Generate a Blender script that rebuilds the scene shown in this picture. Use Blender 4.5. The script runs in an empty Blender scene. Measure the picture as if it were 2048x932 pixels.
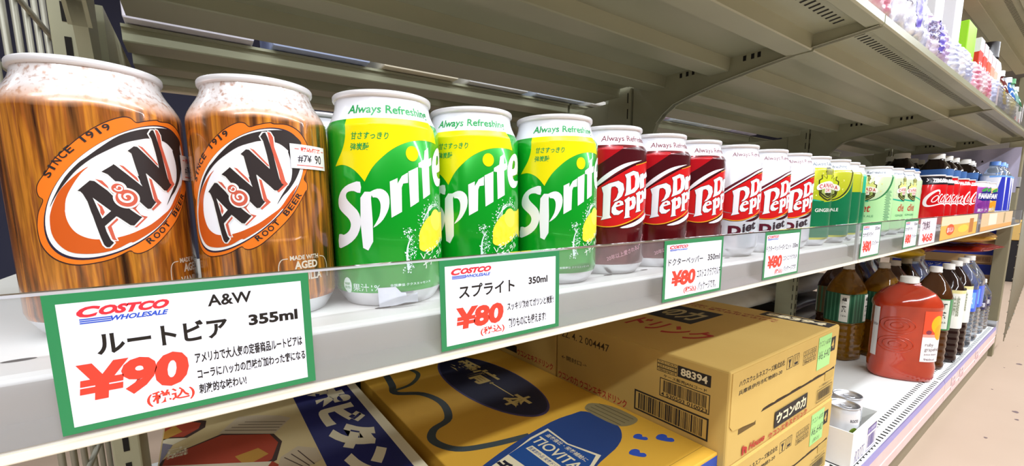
import bpy, bmesh, math, random, json
from mathutils import Vector, Matrix
from mathutils.geometry import tessellate_polygon
random.seed(7)
S = 0.001            # everything below is laid out in millimetres
Z0 = 570.0           # height of the main shelf deck above the floor
SC = bpy.context.scene
COL = SC.collection
PI = math.pi

# ---------------------------------------------------------------- camera, world, light, exposure
cam = bpy.data.cameras.new('camera'); camo = bpy.data.objects.new('camera', cam); COL.objects.link(camo)
CF, CR, CU = (0.57830825, 0.8035574, -0.14090803), (0.81109327, -0.58488017, -0.00654936), (0.0876771, 0.110502, 0.99000103)
M = Matrix(((CR[0], CU[0], -CF[0], 0), (CR[1], CU[1], -CF[1], -266.8 * S), (CR[2], CU[2], -CF[2], (58.382 + Z0) * S), (0, 0, 0, 1)))
camo.matrix_world = M
cam.sensor_width = 36; cam.lens = 860.28 / 2048 * 36; cam.shift_y = (533.71 - 466) / 2048
cam.clip_start = 0.01; cam.clip_end = 60
SC.camera = camo
SC.view_settings.view_transform = 'Standard'; SC.view_settings.look = 'None'
SC.view_settings.gamma = 1; SC.view_settings.use_curve_mapping = False
SC.view_settings.exposure = -0.66
w = bpy.data.worlds.new('world'); SC.world = w; w.use_nodes = True
w.node_tree.nodes['Background'].inputs[0].default_value = (0.86, 0.9, 1.0, 1)
w.node_tree.nodes['Background'].inputs[1].default_value = 0.12
LAMPS = []
for (ly, pw) in ((-820, 62), (-2500, 130), (1900, 20)):  # last row is added to brighten the far-side shelf gaps
    for lx in (-1500, 1000, 3500, 6000):
        LAMPS.append((lx, ly, pw))
for i, (lx, ly, pw) in enumerate(LAMPS):
    ld = bpy.data.lights.new('tube_light', 'AREA'); ld.shape = 'RECTANGLE'; ld.size = 2.4; ld.size_y = 0.12
    ld.energy = pw; ld.color = (0.92, 0.975, 1.05)
    lo = bpy.data.objects.new('tube_light', ld); COL.objects.link(lo); lo.location = (lx * S, ly * S, 2.62)

# ---------------------------------------------------------------- helpers
def lin(c):
    return c / 12.92 if c <= 0.04045 else ((c + 0.055) / 1.055) ** 2.4
def rgb(h):
    return tuple(lin(int(h[i:i + 2], 16) / 255) for i in (0, 2, 4)) + (1,)
MATS = {}
def mat(name, h='ffffff', rough=0.5, metal=0.0, coat=0.0, trans=0.0, ior=1.45, spec=0.5, noise=None, bump=None):
    """principled material; noise=(scale, amount, second colour, stretch) mixes a second colour in; bump=(scale, strength)"""
    if name in MATS: return MATS[name]
    m = bpy.data.materials.new(name); m.use_nodes = True; nt = m.node_tree; b = nt.nodes['Principled BSDF']
    b.inputs['Base Color'].default_value = rgb(h); b.inputs['Roughness'].default_value = rough
    b.inputs['Metallic'].default_value = metal; b.inputs['Coat Weight'].default_value = coat; b.inputs['Coat Roughness'].default_value = 0.08
    b.inputs['Transmission Weight'].default_value = trans; b.inputs['IOR'].default_value = ior; b.inputs['Specular IOR Level'].default_value = spec
    tc = None
    if noise or bump:
        tc = nt.nodes.new('ShaderNodeTexCoord')
    if noise:
        mp = nt.nodes.new('ShaderNodeMapping'); mp.inputs['Scale'].default_value = noise[3] if len(noise) > 3 else (1, 1, 1)
        nz = nt.nodes.new('ShaderNodeTexNoise'); nz.inputs['Scale'].default_value = noise[0]; nz.inputs['Detail'].default_value = 5
        cr = nt.nodes.new('ShaderNodeValToRGB'); cr.color_ramp.elements[0].position = 0.5 - noise[1] / 2; cr.color_ramp.elements[1].position = 0.5 + noise[1] / 2
        cr.color_ramp.elements[0].color = rgb(h); cr.color_ramp.elements[1].color = rgb(noise[2])
        nt.links.new(tc.outputs['Object'], mp.inputs[0]); nt.links.new(mp.outputs[0], nz.inputs[0]); nt.links.new(nz.outputs[0], cr.inputs[0])
        nt.links.new(cr.outputs[0], b.inputs['Base Color'])
    if bump:
        nz = nt.nodes.new('ShaderNodeTexNoise'); nz.inputs['Scale'].default_value = bump[0]; nz.inputs['Detail'].default_value = 3
        bp = nt.nodes.new('ShaderNodeBump'); bp.inputs['Strength'].default_value = bump[1]; bp.inputs['Distance'].default_value = 0.003
        nt.links.new(tc.outputs['Object'], nz.inputs[0]); nt.links.new(nz.outputs[0], bp.inputs['Height']); nt.links.new(bp.outputs[0], b.inputs['Normal'])
    MATS[name] = m
    return m
def film(name, tint='ffffff', haze=0.08, gloss=0.06, rough=0.03, bump=None):
    """thin clear plastic: passes light straight through, with a fresnel sheen and a little milky haze"""
    m = bpy.data.materials.new(name); m.use_nodes = True; nt = m.node_tree; nt.nodes.remove(nt.nodes['Principled BSDF'])
    out = nt.nodes['Material Output']
    tr = nt.nodes.new('ShaderNodeBsdfTransparent'); tr.inputs[0].default_value = rgb(tint)
    gl = nt.nodes.new('ShaderNodeBsdfGlossy'); gl.inputs['Roughness'].default_value = rough
    df = nt.nodes.new('ShaderNodeBsdfDiffuse'); df.inputs[0].default_value = (0.85, 0.86, 0.9, 1)
    lw = nt.nodes.new('ShaderNodeFresnel'); lw.inputs[0].default_value = 1.45
    ad = nt.nodes.new('ShaderNodeMath'); ad.operation = 'ADD'; ad.inputs[1].default_value = gloss
    m1 = nt.nodes.new('ShaderNodeMixShader'); m1.inputs[0].default_value = haze
    m2 = nt.nodes.new('ShaderNodeMixShader')
    L = nt.links.new
    L(tr.outputs[0], m1.inputs[1]); L(df.outputs[0], m1.inputs[2]); L(lw.outputs[0], ad.inputs[0]); L(ad.outputs[0], m2.inputs[0])
    L(m1.outputs[0], m2.inputs[1]); L(gl.outputs[0], m2.inputs[2]); L(m2.outputs[0], out.inputs[0])
    if bump:
        tc = nt.nodes.new('ShaderNodeTexCoord'); nz = nt.nodes.new('ShaderNodeTexNoise'); nz.inputs['Scale'].default_value = bump[0]
        bp = nt.nodes.new('ShaderNodeBump'); bp.inputs['Strength'].default_value = bump[1]; bp.inputs['Distance'].default_value = 0.004
        L(tc.outputs['Object'], nz.inputs[0]); L(nz.outputs[0], bp.inputs['Height']); L(bp.outputs[0], gl.inputs['Normal']); L(bp.outputs[0], df.inputs['Normal'])
    return m
MK = lambda c, **k: mat('print_' + c + ('' if not k else str(sorted(k.items()))), c, **{**dict(rough=0.42), **k})

class MB:
    """collects geometry in millimetres; build() links it as one mesh object"""
    def __init__(s): s.V = []; s.F = []; s.MI = []; s.mats = []; s.SM = []
    def mi(s, m):
        if m not in s.mats: s.mats.append(m)
        return s.mats.index(m)
    def add(s, V, F, m, smooth=False):
        n = len(s.V); k = s.mi(m); s.V += [tuple(v) for v in V]
        for f in F: s.F.append(tuple(i + n for i in f)); s.MI.append(k); s.SM.append(smooth)
        return s
    def box(s, x0, y0, z0, x1, y1, z1, m, bev=0):
        b = min(bev, (x1 - x0) / 2.01, (y1 - y0) / 2.01, (z1 - z0) / 2.01)
        if b <= 0:
            V = [(x, y, z) for z in (z0, z1) for y in (y0, y1) for x in (x0, x1)]
            return s.add(V, [(0, 2, 3, 1), (4, 5, 7, 6), (0, 1, 5, 4), (2, 6, 7, 3), (0, 4, 6, 2), (1, 3, 7, 5)], m)
        bm = bmesh.new(); bmesh.ops.create_cube(bm, size=1)
        for v in bm.verts: v.co = ((x0 + x1) / 2 + v.co.x * (x1 - x0), (y0 + y1) / 2 + v.co.y * (y1 - y0), (z0 + z1) / 2 + v.co.z * (z1 - z0))
        bmesh.ops.bevel(bm, geom=bm.edges[:], offset=b, segments=2, affect='EDGES', profile=0.5)
        return s.bm(bm, m)
    def bm(s, bm, m, smooth=False):
        bm.verts.index_update(); s.add([v.co[:] for v in bm.verts], [[v.index for v in f.verts] for f in bm.faces], m, smooth); bm.free(); return s
    def rbox(s, c, size, m, rz=0, bev=0, tilt=(0, 0)):
        t = MB(); t.box(-size[0] / 2, -size[1] / 2, -size[2] / 2, size[0] / 2, size[1] / 2, size[2] / 2, m, bev)
        R = Matrix.Translation(c) @ Matrix.Rotation(rz, 4, 'Z') @ Matrix.Rotation(tilt[0], 4, 'X') @ Matrix.Rotation(tilt[1], 4, 'Y')
        return s.add([(R @ Vector(v))[:] for v in t.V], t.F, m)
    def lathe(s, prof, m, n=48, c=(0, 0, 0), smooth=True, mfun=None, sq=None, cap=False):
        """prof: (r, z) pairs; sq=(ax, ay, e): superellipse cross-section scaled ax, ay with exponent e"""
        for j in range(len(prof) - 1):
            V = []; F = []
            for r, z in (prof[j], prof[j + 1]):
                for i in range(n):
                    a = 2 * PI * i / n; x, y = math.cos(a), math.sin(a)
                    if sq:
                        q = (abs(x) ** sq[2] + abs(y) ** sq[2]) ** (-1 / sq[2]); x *= q * sq[0]; y *= q * sq[1]
                    V.append((c[0] + r * x, c[1] + r * y, c[2] + z))
            for i in range(n):
                k = (i + 1) % n; F.append((i, k, n + k, n + i))
            s.add(V, F, mfun(j) if mfun else m, smooth)
        if cap:
            for j, flip in ((0, 1), (len(prof) - 1, 0)):
                r, z = prof[j]
                if r > 0.3:
                    V = []
                    for i in range(n):
                        a = 2 * PI * i / n; x, y = math.cos(a), math.sin(a)
                        if sq:
                            q = (abs(x) ** sq[2] + abs(y) ** sq[2]) ** (-1 / sq[2]); x *= q * sq[0]; y *= q * sq[1]
                        V.append((c[0] + r * x, c[1] + r * y, c[2] + z))
                    s.add(V, [tuple(reversed(range(n))) if flip else tuple(range(n))], mfun(j) if mfun else m, False)
        return s
    def tube(s, pts, r, m, n=8, closed=False):
        pts = [Vector(p) for p in pts]; V = []; F = []; N = len(pts)
        for i, p in enumerate(pts):
            a = pts[(i - 1) % N] if (closed or i) else p; b = pts[(i + 1) % N] if (closed or i < N - 1) else p
            d = (b - a).normalized(); u = d.orthogonal().normalized()
            if abs(d.z) < 0.99: u = d.cross(Vector((0, 0, 1))).normalized()
            v = d.cross(u)
            for k in range(n):
                t = 2 * PI * k / n; V.append((p + r * (math.cos(t) * u + math.sin(t) * v))[:])
        for i in range(N if closed else N - 1):
            for k in range(n):
                k2 = (k + 1) % n; j = (i + 1) % N; F.append((i * n + k, i * n + k2, j * n + k2, j * n + k))
        if not closed: F += [tuple(reversed(range(n))), tuple(range((N - 1) * n, N * n))]
        return s.add(V, F, m, True)
    def prism(s, poly, axis, a0, a1, m):
        """poly in the two remaining axes, extruded along axis"""
        n = len(poly); V = []
        for a in (a0, a1):
            for p in poly:
                V.append({'x': (a, p[0], p[1]), 'y': (p[0], a, p[1]), 'z': (p[0], p[1], a)}[axis])
        F = [(i, (i + 1) % n, n + (i + 1) % n, n + i) for i in range(n)]
        t = tessellate_polygon([[Vector((p[0], p[1], 0)) for p in poly]])
        F += [tuple(f) for f in t] + [tuple(i + n for i in reversed(f)) for f in t]
        return s.add(V, F, m)
    def move(s, d, rz=0):
        c, q = math.cos(rz), math.sin(rz)
        s.V = [(c * x - q * y + d[0], q * x + c * y + d[1], z + d[2]) for x, y, z in s.V]; return s
    def build(s, name, parent=None, loc=None, fix=True):
        me = bpy.data.meshes.new(name); me.from_pydata([(x * S, y * S, z * S) for x, y, z in s.V], [], s.F)
        for m in s.mats: me.materials.append(m)
        me.polygons.foreach_set('material_index', s.MI); me.polygons.foreach_set('use_smooth', s.SM)
        if fix:
            b = bmesh.new(); b.from_mesh(me); bmesh.ops.remove_doubles(b, verts=b.verts[:], dist=1e-6)
            b.to_mesh(me); b.free()
        me.update()
        o = bpy.data.objects.new(name, me); COL.objects.link(o)
        if loc: o.location = (loc[0] * S, loc[1] * S, (loc[2]) * S)
        if parent: o.parent = parent
        return o
def P3(x, y, z): return (x * S, y * S, (z + Z0) * S)
def thing(name, label, cat, loc, rz=0, group=None):
    o = bpy.data.objects.new(name, None); COL.objects.link(o); o.location = P3(*loc); o.rotation_euler = (0, 0, rz); o.empty_display_size = 0.02
    o['label'] = label; o['category'] = cat
    if group: o['group'] = group
    return o
def tag(o, label, cat, group=None, kind=None):
    o['label'] = label; o['category'] = cat
    if group: o['group'] = group
    if kind: o['kind'] = kind
    return o
def struct(o, label=None, cat=None):
    o['kind'] = 'structure'
    if label: o['label'] = label; o['category'] = cat
    return o
def dup(root, label, loc, rz=0):
    r = root.copy(); COL.objects.link(r); r.location = P3(*loc); r.rotation_euler = (0, 0, rz); r['label'] = label
    for ch in list(root.children):
        if ch.get('own'): continue
        c = ch.copy(); COL.objects.link(c); c.parent = r
        for g in ch.children:
            d = g.copy(); COL.objects.link(d); d.parent = c
    return r

# ---- flat artwork -> surface
def smooth(pts, k=5, closed=True):
    n = len(pts); out = []
    for i in range(n if closed else n - 1):
        p = [pts[(i + d) % n] if closed else pts[min(max(i + d, 0), n - 1)] for d in (-1, 0, 1, 2)]
        for j in range(k):
            t = j / k
            out.append(tuple(0.5 * (2 * p[1][a] + (p[2][a] - p[0][a]) * t + (2 * p[0][a] - 5 * p[1][a] + 4 * p[2][a] - p[3][a]) * t * t + (3 * p[1][a] - p[0][a] - 3 * p[2][a] + p[3][a]) * t ** 3) for a in (0, 1)))
    if not closed: out.append(pts[-1])
    return out
def ellipse(cx, cy, a, b, deg=0, n=48, t0=0, t1=360):
    q = math.radians(deg); c, s = math.cos(q), math.sin(q); full = abs(t1 - t0) >= 360
    return [(cx + a * math.cos(t) * c - b * math.sin(t) * s, cy + a * math.cos(t) * s + b * math.sin(t) * c) for t in (math.radians(t0 + (t1 - t0) * i / (n if full else n - 1)) for i in range(n))]
def stroke(pts, w0, w1=None):
    """ribbon polygon along a polyline; width varies from w0 to w1, or per point when w0 is a list"""
    n = len(pts); L = []; R = []
    for i, p in enumerate(pts):
        a = pts[max(i - 1, 0)]; b = pts[min(i + 1, n - 1)]; dx, dy = b[0] - a[0], b[1] - a[1]; l = math.hypot(dx, dy) or 1
        if isinstance(w0, (list, tuple)):
            f = i / (n - 1) * (len(w0) - 1); k = min(int(f), len(w0) - 2); wd = w0[k] + (w0[k + 1] - w0[k]) * (f - k)
        else: wd = w0 + ((w1 if w1 is not None else w0) - w0) * i / (n - 1)
        nx, ny = -dy / l * wd / 2, dx / l * wd / 2
        L.append((p[0] + nx, p[1] + ny)); R.append((p[0] - nx, p[1] - ny))
    return L, R
TXT = {}
def glyphs(s, bold=0.0, shear=0.0, sp=1.0):
    key = (s, bold, shear, sp)
    if key in TXT: return TXT[key]
    c = bpy.data.curves.new('t', 'FONT'); c.body = s; c.size = 1; c.offset = bold; c.shear = shear; c.space_character = sp; c.resolution_u = 3
    o = bpy.data.objects.new('t', c); COL.objects.link(o); bpy.context.view_layer.update()
    m = o.to_mesh(); V = [tuple(v.co[:2]) for v in m.vertices]; F = [tuple(p.vertices) for p in m.polygons]
    o.to_mesh_clear(); bpy.data.objects.remove(o); bpy.data.curves.remove(c)
    if not V: V = [(0, 0), (1, 1)]
    x0 = min(v[0] for v in V); x1 = max(v[0] for v in V); y0 = min(v[1] for v in V); y1 = max(v[1] for v in V)
    TXT[key] = (V, F, (x0, y0, max(x1 - x0, 1e-6), max(y1 - y0, 1e-6)))
    return TXT[key]
class Art:
    def __init__(s): s.V = []; s.F = []; s.M = []
    def raw(s, V2, F, m, layer):
        n = len(s.V); s.V += [(v[0], v[1], layer) for v in V2]
        for f in F:
            a = 0.0
            for i in range(len(f)):
                p, q = V2[f[i]], V2[f[(i + 1) % len(f)]]; a += p[0] * q[1] - p[1] * q[0]
            g = tuple(i + n for i in f); s.F.append(g if a > 0 else g[::-1]); s.M.append(m)
    def poly(s, pts, m, layer=1, holes=(), sm=0):
        if sm: pts = smooth(pts, sm)
        rings = [pts] + [smooth(h, sm) if sm else h for h in holes]
        s.raw([p for r in rings for p in r], tessellate_polygon([[Vector((p[0], p[1], 0)) for p in r] for r in rings]), m, layer); return s
    def rect(s, x0, y0, x1, y1, m, layer=1): return s.poly([(x0, y0), (x1, y0), (x1, y1), (x0, y1)], m, layer)
    def frame(s, x0, y0, x1, y1, t, m, layer=1):
        s.rect(x0, y0, x1, y0 + t, m, layer); s.rect(x0, y1 - t, x1, y1, m, layer); s.rect(x0, y0 + t, x0 + t, y1 - t, m, layer); s.rect(x1 - t, y0 + t, x1, y1 - t, m, layer); return s
    def line(s, pts, w0, m, layer=1, w1=None, sm=0, closed=False):
        if sm: pts = smooth(pts, sm, closed)
        if closed: pts = list(pts) + [pts[0]]
        L, R = stroke(pts, w0, w1); n = len(L)
        s.raw(L + R, [(i, i + 1, n + i + 1, n + i) for i in range(n - 1)], m, layer); return s
    def text(s, t, x0, y0, x1, y1, m, layer=1, bold=0.015, shear=0.0, quad=None, sp=1.0):
        """lettering fitted to the box; quad=((x,y) of left-bottom, right-bottom, left-top) skews it"""
        V, F, (bx, by, bw, bh) = glyphs(t, bold, shear, sp)
        if quad is None: quad = ((x0, y0), (x1, y0), (x0, y1))
        o, a, b = quad
        V2 = [(o[0] + (a[0] - o[0]) * (v[0] - bx) / bw + (b[0] - o[0]) * (v[1] - by) / bh, o[1] + (a[1] - o[1]) * (v[0] - bx) / bw + (b[1] - o[1]) * (v[1] - by) / bh) for v in V]
        s.raw(V2, F, m, layer); return s
    def arc_text(s, t, pts, h, m, layer=1, bold=0.01):
        """letters one by one along a polyline of baseline points"""
        pts = smooth(pts, 8, False); d = [0]
        for a, b in zip(pts, pts[1:]): d.append(d[-1] + math.hypot(b[0] - a[0], b[1] - a[1]))
        n = len(t)
        for i, ch in enumerate(t):
            if ch == ' ': continue
            D = d[-1] * (i + 0.5) / n; k = max(j for j in range(len(d) - 1) if d[j] <= D); f = (D - d[k]) / (d[k + 1] - d[k])
            p = tuple(pts[k][a] + (pts[k + 1][a] - pts[k][a]) * f for a in (0, 1)); q = math.atan2(pts[k + 1][1] - pts[k][1], pts[k + 1][0] - pts[k][0])
            w_ = d[-1] / n * (0.8 if ch not in '1I' else 0.3); c, s_ = math.cos(q), math.sin(q)
            o = (p[0] - c * w_ / 2, p[1] - s_ * w_ / 2)
            s.text(ch, 0, 0, 1, 1, m, layer, bold, 0, (o, (o[0] + c * w_, o[1] + s_ * w_), (o[0] - s_ * h, o[1] + c * h)))
        return s
    def onto(s, mb, fn, off0=0.05, step=0.05, cut_u=None, cut_v=(), flip=False):
        bm = bmesh.new(); lay = bm.faces.layers.int.new('m'); vs = [bm.verts.new(v) for v in s.V]; mats = []
        for f, m in zip(s.F, s.M):
            if m not in mats: mats.append(m)
            try: fc = bm.faces.new([vs[i] for i in f]); fc[lay] = mats.index(m)
            except ValueError: pass
        if cut_u and s.V:
            u0 = min(v[0] for v in s.V); u1 = max(v[0] for v in s.V); u = math.floor(u0 / cut_u) * cut_u
            while u < u1:
                bmesh.ops.bisect_plane(bm, geom=bm.verts[:] + bm.edges[:] + bm.faces[:], dist=1e-5, plane_co=(u, 0, 0), plane_no=(1, 0, 0)); u += cut_u
        for v_ in cut_v:
            bmesh.ops.bisect_plane(bm, geom=bm.verts[:] + bm.edges[:] + bm.faces[:], dist=1e-5, plane_co=(0, v_, 0), plane_no=(0, 1, 0))
        bm.verts.index_update()
        V = [fn(v.co.x, v.co.y, off0 + step * (v.co.z - 1)) for v in bm.verts]
        by = {}
        for f in bm.faces: by.setdefault(f[lay], []).append([v.index for v in f.verts][::-1 if flip else 1])
        n = len(mb.V); mb.V += V
        for k, fs in by.items():
            mk = mb.mi(mats[k])
            for f in fs: mb.F.append(tuple(i + n for i in f)); mb.MI.append(mk); mb.SM.append(bool(cut_u))
        bm.free(); return mb
def plane_map(o, U, Vv, N):
    return lambda u, v, off: tuple(o[i] + U[i] * u + Vv[i] * v + N[i] * off for i in range(3))
# ---------------------------------------------------------------- materials
paint = mat('shelf_paint', 'a9aa8f', 0.3, spec=0.45, noise=(9, 0.9, '9b9b81'))
paint_w = mat('shelf_paint_white', 'e9e8e2', 0.35, noise=(14, 0.6, 'dcdad2'))
lipwhite = mat('shelf_edge_cream', 'f1ecd8', 0.4)
postp = mat('post_paint', 'a6a588', 0.5, noise=(20, 0.8, '96947a'))
dark = mat('slot_shadow', '16130f', 0.9)
steel = mat('wire_steel', 'a9a797', 0.4, metal=0.3)
alu = mat('aluminium', 'd9dade', 0.28, metal=0.85)
rimw = mat('lid_rim', 'e6e3e4', 0.3, metal=0.25)
kraft = mat('kraft_card', 'd6b566', 0.75, noise=(7, 0.7, 'c9a557'))
floorm = mat('floor_vinyl', 'bfa994', 0.45, noise=(3.5, 0.9, 'b29b86'))
white = MK('f4f4f8'); black = MK('1b1714'); green_b = MK('2f8a58'); red = MK('e8412f'); blue = MK('2b51c4'); maroon = MK('6a1420')
clear = film('clear_acrylic', 'f4f6fb', 0.10, 0.03)
clear2 = film('clear_wrap', 'f6f6ff', 0.22, 0.12, 0.12, bump=(60, 0.8))

# ---------------------------------------------------------------- the room
o = MB().box(-6000, -6000, -20, 14000, 6000, 0, floorm).build('floor', loc=(0, 0, 0)); struct(o)
sp = MB(); random.seed(3)
spotm = mat('floor_scuffs', '6f5c5c', 0.6)
for i in range(60):
    x = random.uniform(900, 3200); y = random.uniform(-420, -75); r = random.choice((2, 2, 3, 4, 6, 9)) * (0.7 + random.random() * 0.6)
    sp.add([(x + r * (1 + .25 * math.sin(3 * t + i)) * math.cos(t), y + r * .8 * math.sin(t), 0.4) for t in [2 * PI * k / 10 for k in range(10)]], [tuple(range(10))], spotm)
sp.build('floor_stains'); o = bpy.data.objects['floor_stains']; tag(o, 'dark scuff spots scattered on the beige floor', 'stain', kind='stuff')
struct(MB().box(-6000, -6000, 2750, 14000, 6000, 2800, mat('ceiling_board', 'cfcdc6', 0.8)).build('ceiling'))
struct(MB().box(12000, -6000, 0, 12100, 6000, 2750, mat('wall_paint', 'dcd8d0', 0.8)).build('wall_right'))
struct(MB().box(-6000, 4200, 0, 12000, 4300, 2750, mat('wall_dark', '3a3c52', 0.8)).build('wall_back'))

# ---------------------------------------------------------------- shelving
XB = (-140, 760, 1660, 2560)
def hat(mb, x0, x1, ya, yb, zt, zb, m):
    """folded channel under a shelf"""
    mb.prism([(ya - 1, zt), (ya, zb + 1.5 - 2), (ya + 1.5, zb - 2), (yb - 1.5, zb - 2), (yb, zb + 1.5 - 2), (yb + 1, zt)], 'x', x0, x1, m)
def main_shelf(label, x0, x1):
    t = thing('shelf_board', label, 'shelf', (x0, 0, 0), group='shelf boards under the cans')
    L = x1 - x0 - 2
    b = MB(); P = [(345, 0), (-44, 0), (-46, -1.2), (-47.5, -3), (-48, -17), (-58, -20.5), (-60.5, -21.5), (-60.5, -25), (-59, -26), (-30, -26), (-30, -20), (-44, -16), (-43, -4), (345, -4)]
    b.prism([(y, z) for y, z in P], 'x', 0, L, paint_w)
    for i in range(int(L / 48)):
        x = 30 + i * 48
        for yy, rr in ((-24, 5), ):
            b.add([(x + rr * math.cos(a), yy + 1.9 * math.sin(a), 0.12) for a in [2 * PI * k / 12 for k in range(12)]], [tuple(range(12))], dark)
    b.build('deck', t)
    MB().box(0, -61, -26.4, L, -50, -22.3, lipwhite, 0.6).build('front_edge', t)
    return t
main_shelf('white perforated shelf board under the root beer and sprite-green cans', XB[0], XB[1]) 
main_shelf('white shelf board under the ginger ale and red cola cans', XB[1], XB[2])
main_shelf('white shelf board at the far end under the purple and orange cans', XB[2], XB[3])
bpy.data.objects['shelf_board']['label'] = 'white perforated shelf board under the brown, green and red cans'

def upper_shelf(label, x0, x1, zt=304, name='upper_shelf', rear=True):
    t = thing(name, label, 'shelf', (x0, 0, zt), group='shelf boards overhead')
    L = x1 - x0 - 3
    b = MB()
    b.box(0, -40, 0, L, 344, 1.5, paint)
    hat(b, 2, L - 2, 20, 55, 0, -19, paint); hat(b, 2, L - 2, 143, 180, 0, -19, paint); hat(b, 2, L - 2, 268, 305, 0, -19, paint)
    b.build('deck', t)
    f = MB(); f.prism([(-62, 1), (-62, -9), (-60, -11), (-44, -11), (-41, -8), (-41, 0), (-41, 1.5), (-60, 1.8)], 'x', 0, L, paint)
    f.build('front_edge', t)
    s = MB(); x = 22
    while x < L - 30:
        s.add([(x, -26, -0.3), (x + 4.5, -26, -0.3), (x + 8, -12, -0.3), (x + 3.5, -12, -0.3)], [(0, 3, 2, 1)], dark); x += 13.5
    o = s.build('slot_row', t); o['kind'] = 'stuff'
    return t
def rear_rails(label, x0, x1):
    t = thing('rear_shelf', label, 'shelf', (x0, 400, 304), group='slatted shelves of the far side')
    L = x1 - x0 - 3
    b = MB(); b.box(16, -53, -4, L - 16, 66, 0, paint); hat(b, 16, L - 16, -30, 40, -4, -19, paint); b.build('rail', t)
    for ya, yb in ((138, 205), (256, 318), (380, 425)):
        b = MB(); b.box(2, ya, -4, L - 2, yb, 0, paint); hat(b, 2, L - 2, ya + 6, yb - 6, -4, -19, paint); b.build('rail', t)
    MB().box(0, 420, -24, L, 436, 4, lipwhite, 1).build('front_edge', t)
    return t
ul = ['beige shelf overhead with folded channels above the root beer and red cans', 'beige shelf overhead above the ginger ale and cola cans', 'beige shelf overhead at the far end of the gondola']
UX = (-66, 760, 1660, 2560)
for i in range(3):
    upper_shelf(ul[i], UX[i], XB[i + 1])
    rear_rails(['slatted far-side shelf behind the root beer and lemon-lime cans', 'slatted far-side shelf behind the white diet cans', 'slatted far-side shelf beyond the coffee bottles'][i], UX[i], XB[i + 1])
t3 = upper_shelf('highest beige shelf above the boxes and bottles of the overhead shelf', 1000, 3000, 640, 'top_shelf')

def base_deck(label, x0, x1):
    t = thing('base_deck', label, 'shelf', (x0, 0, -440), group='base decks near the floor')
    L = x1 - x0 - 2
    MB().prism([(345, 0), (-36, 0), (-38, -2), (-38, -18), (-33, -18), (-33, -4), (345, -4)], 'x', 0, L, mat('base_white', 'eef0ec', 0.4)).build('deck', t)
    s = MB(); n = int(L / 17)
    for i in range(n):
        x = 6 + i * 17
        for yy in (-6, -28): s.add([(x, yy - 5, .3), (x + 6, yy - 5, .3), (x + 9, yy + 5, .3), (x + 3, yy + 5, .3)], [(0, 1, 2, 3)], dark)
    o = s.build('slot_row', t); o['kind'] = 'stuff'
    MB().prism([(-36, -58), (-26, -60), (-26, -130), (-30, -130), (-30, -62), (-38, -60)], 'x', 0, L, mat('kick_plate', '8d8068', 0.6)).build('kick_plate', t)
    return t
for i in range(3):
    base_deck(['white base deck under the printed cartons', 'white base deck under the big red juice bottle', 'white base deck under the far water bottles'][i], XB[i], XB[i + 1])

def upright(label, x, y0=318):
    t = thing('shelf_upright', label, 'post', (x, y0 + 30, -570), group='gondola uprights')
    b = MB(); b.box(-12, 0, 0, 12, 62, 1500, postp, 2); b.build('post', t)
    s = MB()
    for k in range(46):
        z = 40 + k * 32
        s.box(-2.5, -0.6, z, 2.5, 0.4, z + 18, dark)
        s.box(-12.6, 6, z, -11.6, 8, z + 20, dark)
    o = s.build('slot_strip', t); o['kind'] = 'stuff'
    return t
for i, x in enumerate((-89, 762, 1662, 2562)):
    upright(['slotted upright post at the near end of the shelving', 'beige upright post behind the dark red soda cans', 'beige upright post beside the piled white sacks', 'beige upright post at the far end of the shelving'][i], x)
def bracket(label, x, front=-58, zt=304):
    t = thing('shelf_bracket', label, 'bracket', (x, 348, zt), group='cantilever brackets under the overhead shelf')
    pts = [(front, -12), (front, 3), (22, 0), (22, -2), (56, -2), (56, 0), (140, 0), (344, 0), (344, -190), (298, -190), (296, -110), (286, -86), (270, -70), (248, -56), (215, -47), (160, -36), (90, -26), (20, -18), (-20, -15)]
    pts = [(y - 348, z) for y, z in pts]
    MB().prism(pts, 'x', -5, 5, postp).build('arm', t)
    b = MB(); low = pts[10:] + [pts[0]]
    for a, c in zip(low[1:], low[2:]):
        b.add([(-8, a[0], a[1]), (8, a[0], a[1]), (8, c[0], c[1]), (-8, c[0], c[1])], [(0, 1, 2, 3)], postp)
    b.build('flange', t)
    r = thing('rear_bracket', label.replace('curved bracket', 'straight far-side bracket'), 'bracket', (x, 348, zt), group='brackets of the far side')
    MB().prism([(64, -24), (470, -24), (470, -50), (300, -75), (150, -112), (64, -190)], 'x', -4, 4, postp).build('arm', r)
    h = MB()
    for yy in (95, 105, 118, 210, 222, 235):
        h.box(-5.6, yy - 348 - 2.4, -11, -5.0, yy - 348 + 2.4, -3, dark)
    o = h.build('notch_row', t); o['kind'] = 'stuff'
    return t
for i, x in enumerate((-71, 759, 1659, 2559)):
    bracket(['curved bracket at the near end under the overhead shelf', 'curved bracket reaching forward above the dark red soda cans', 'curved bracket above the ginger ale cans', 'curved bracket above the far coffee bottles'][i], x)

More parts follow.
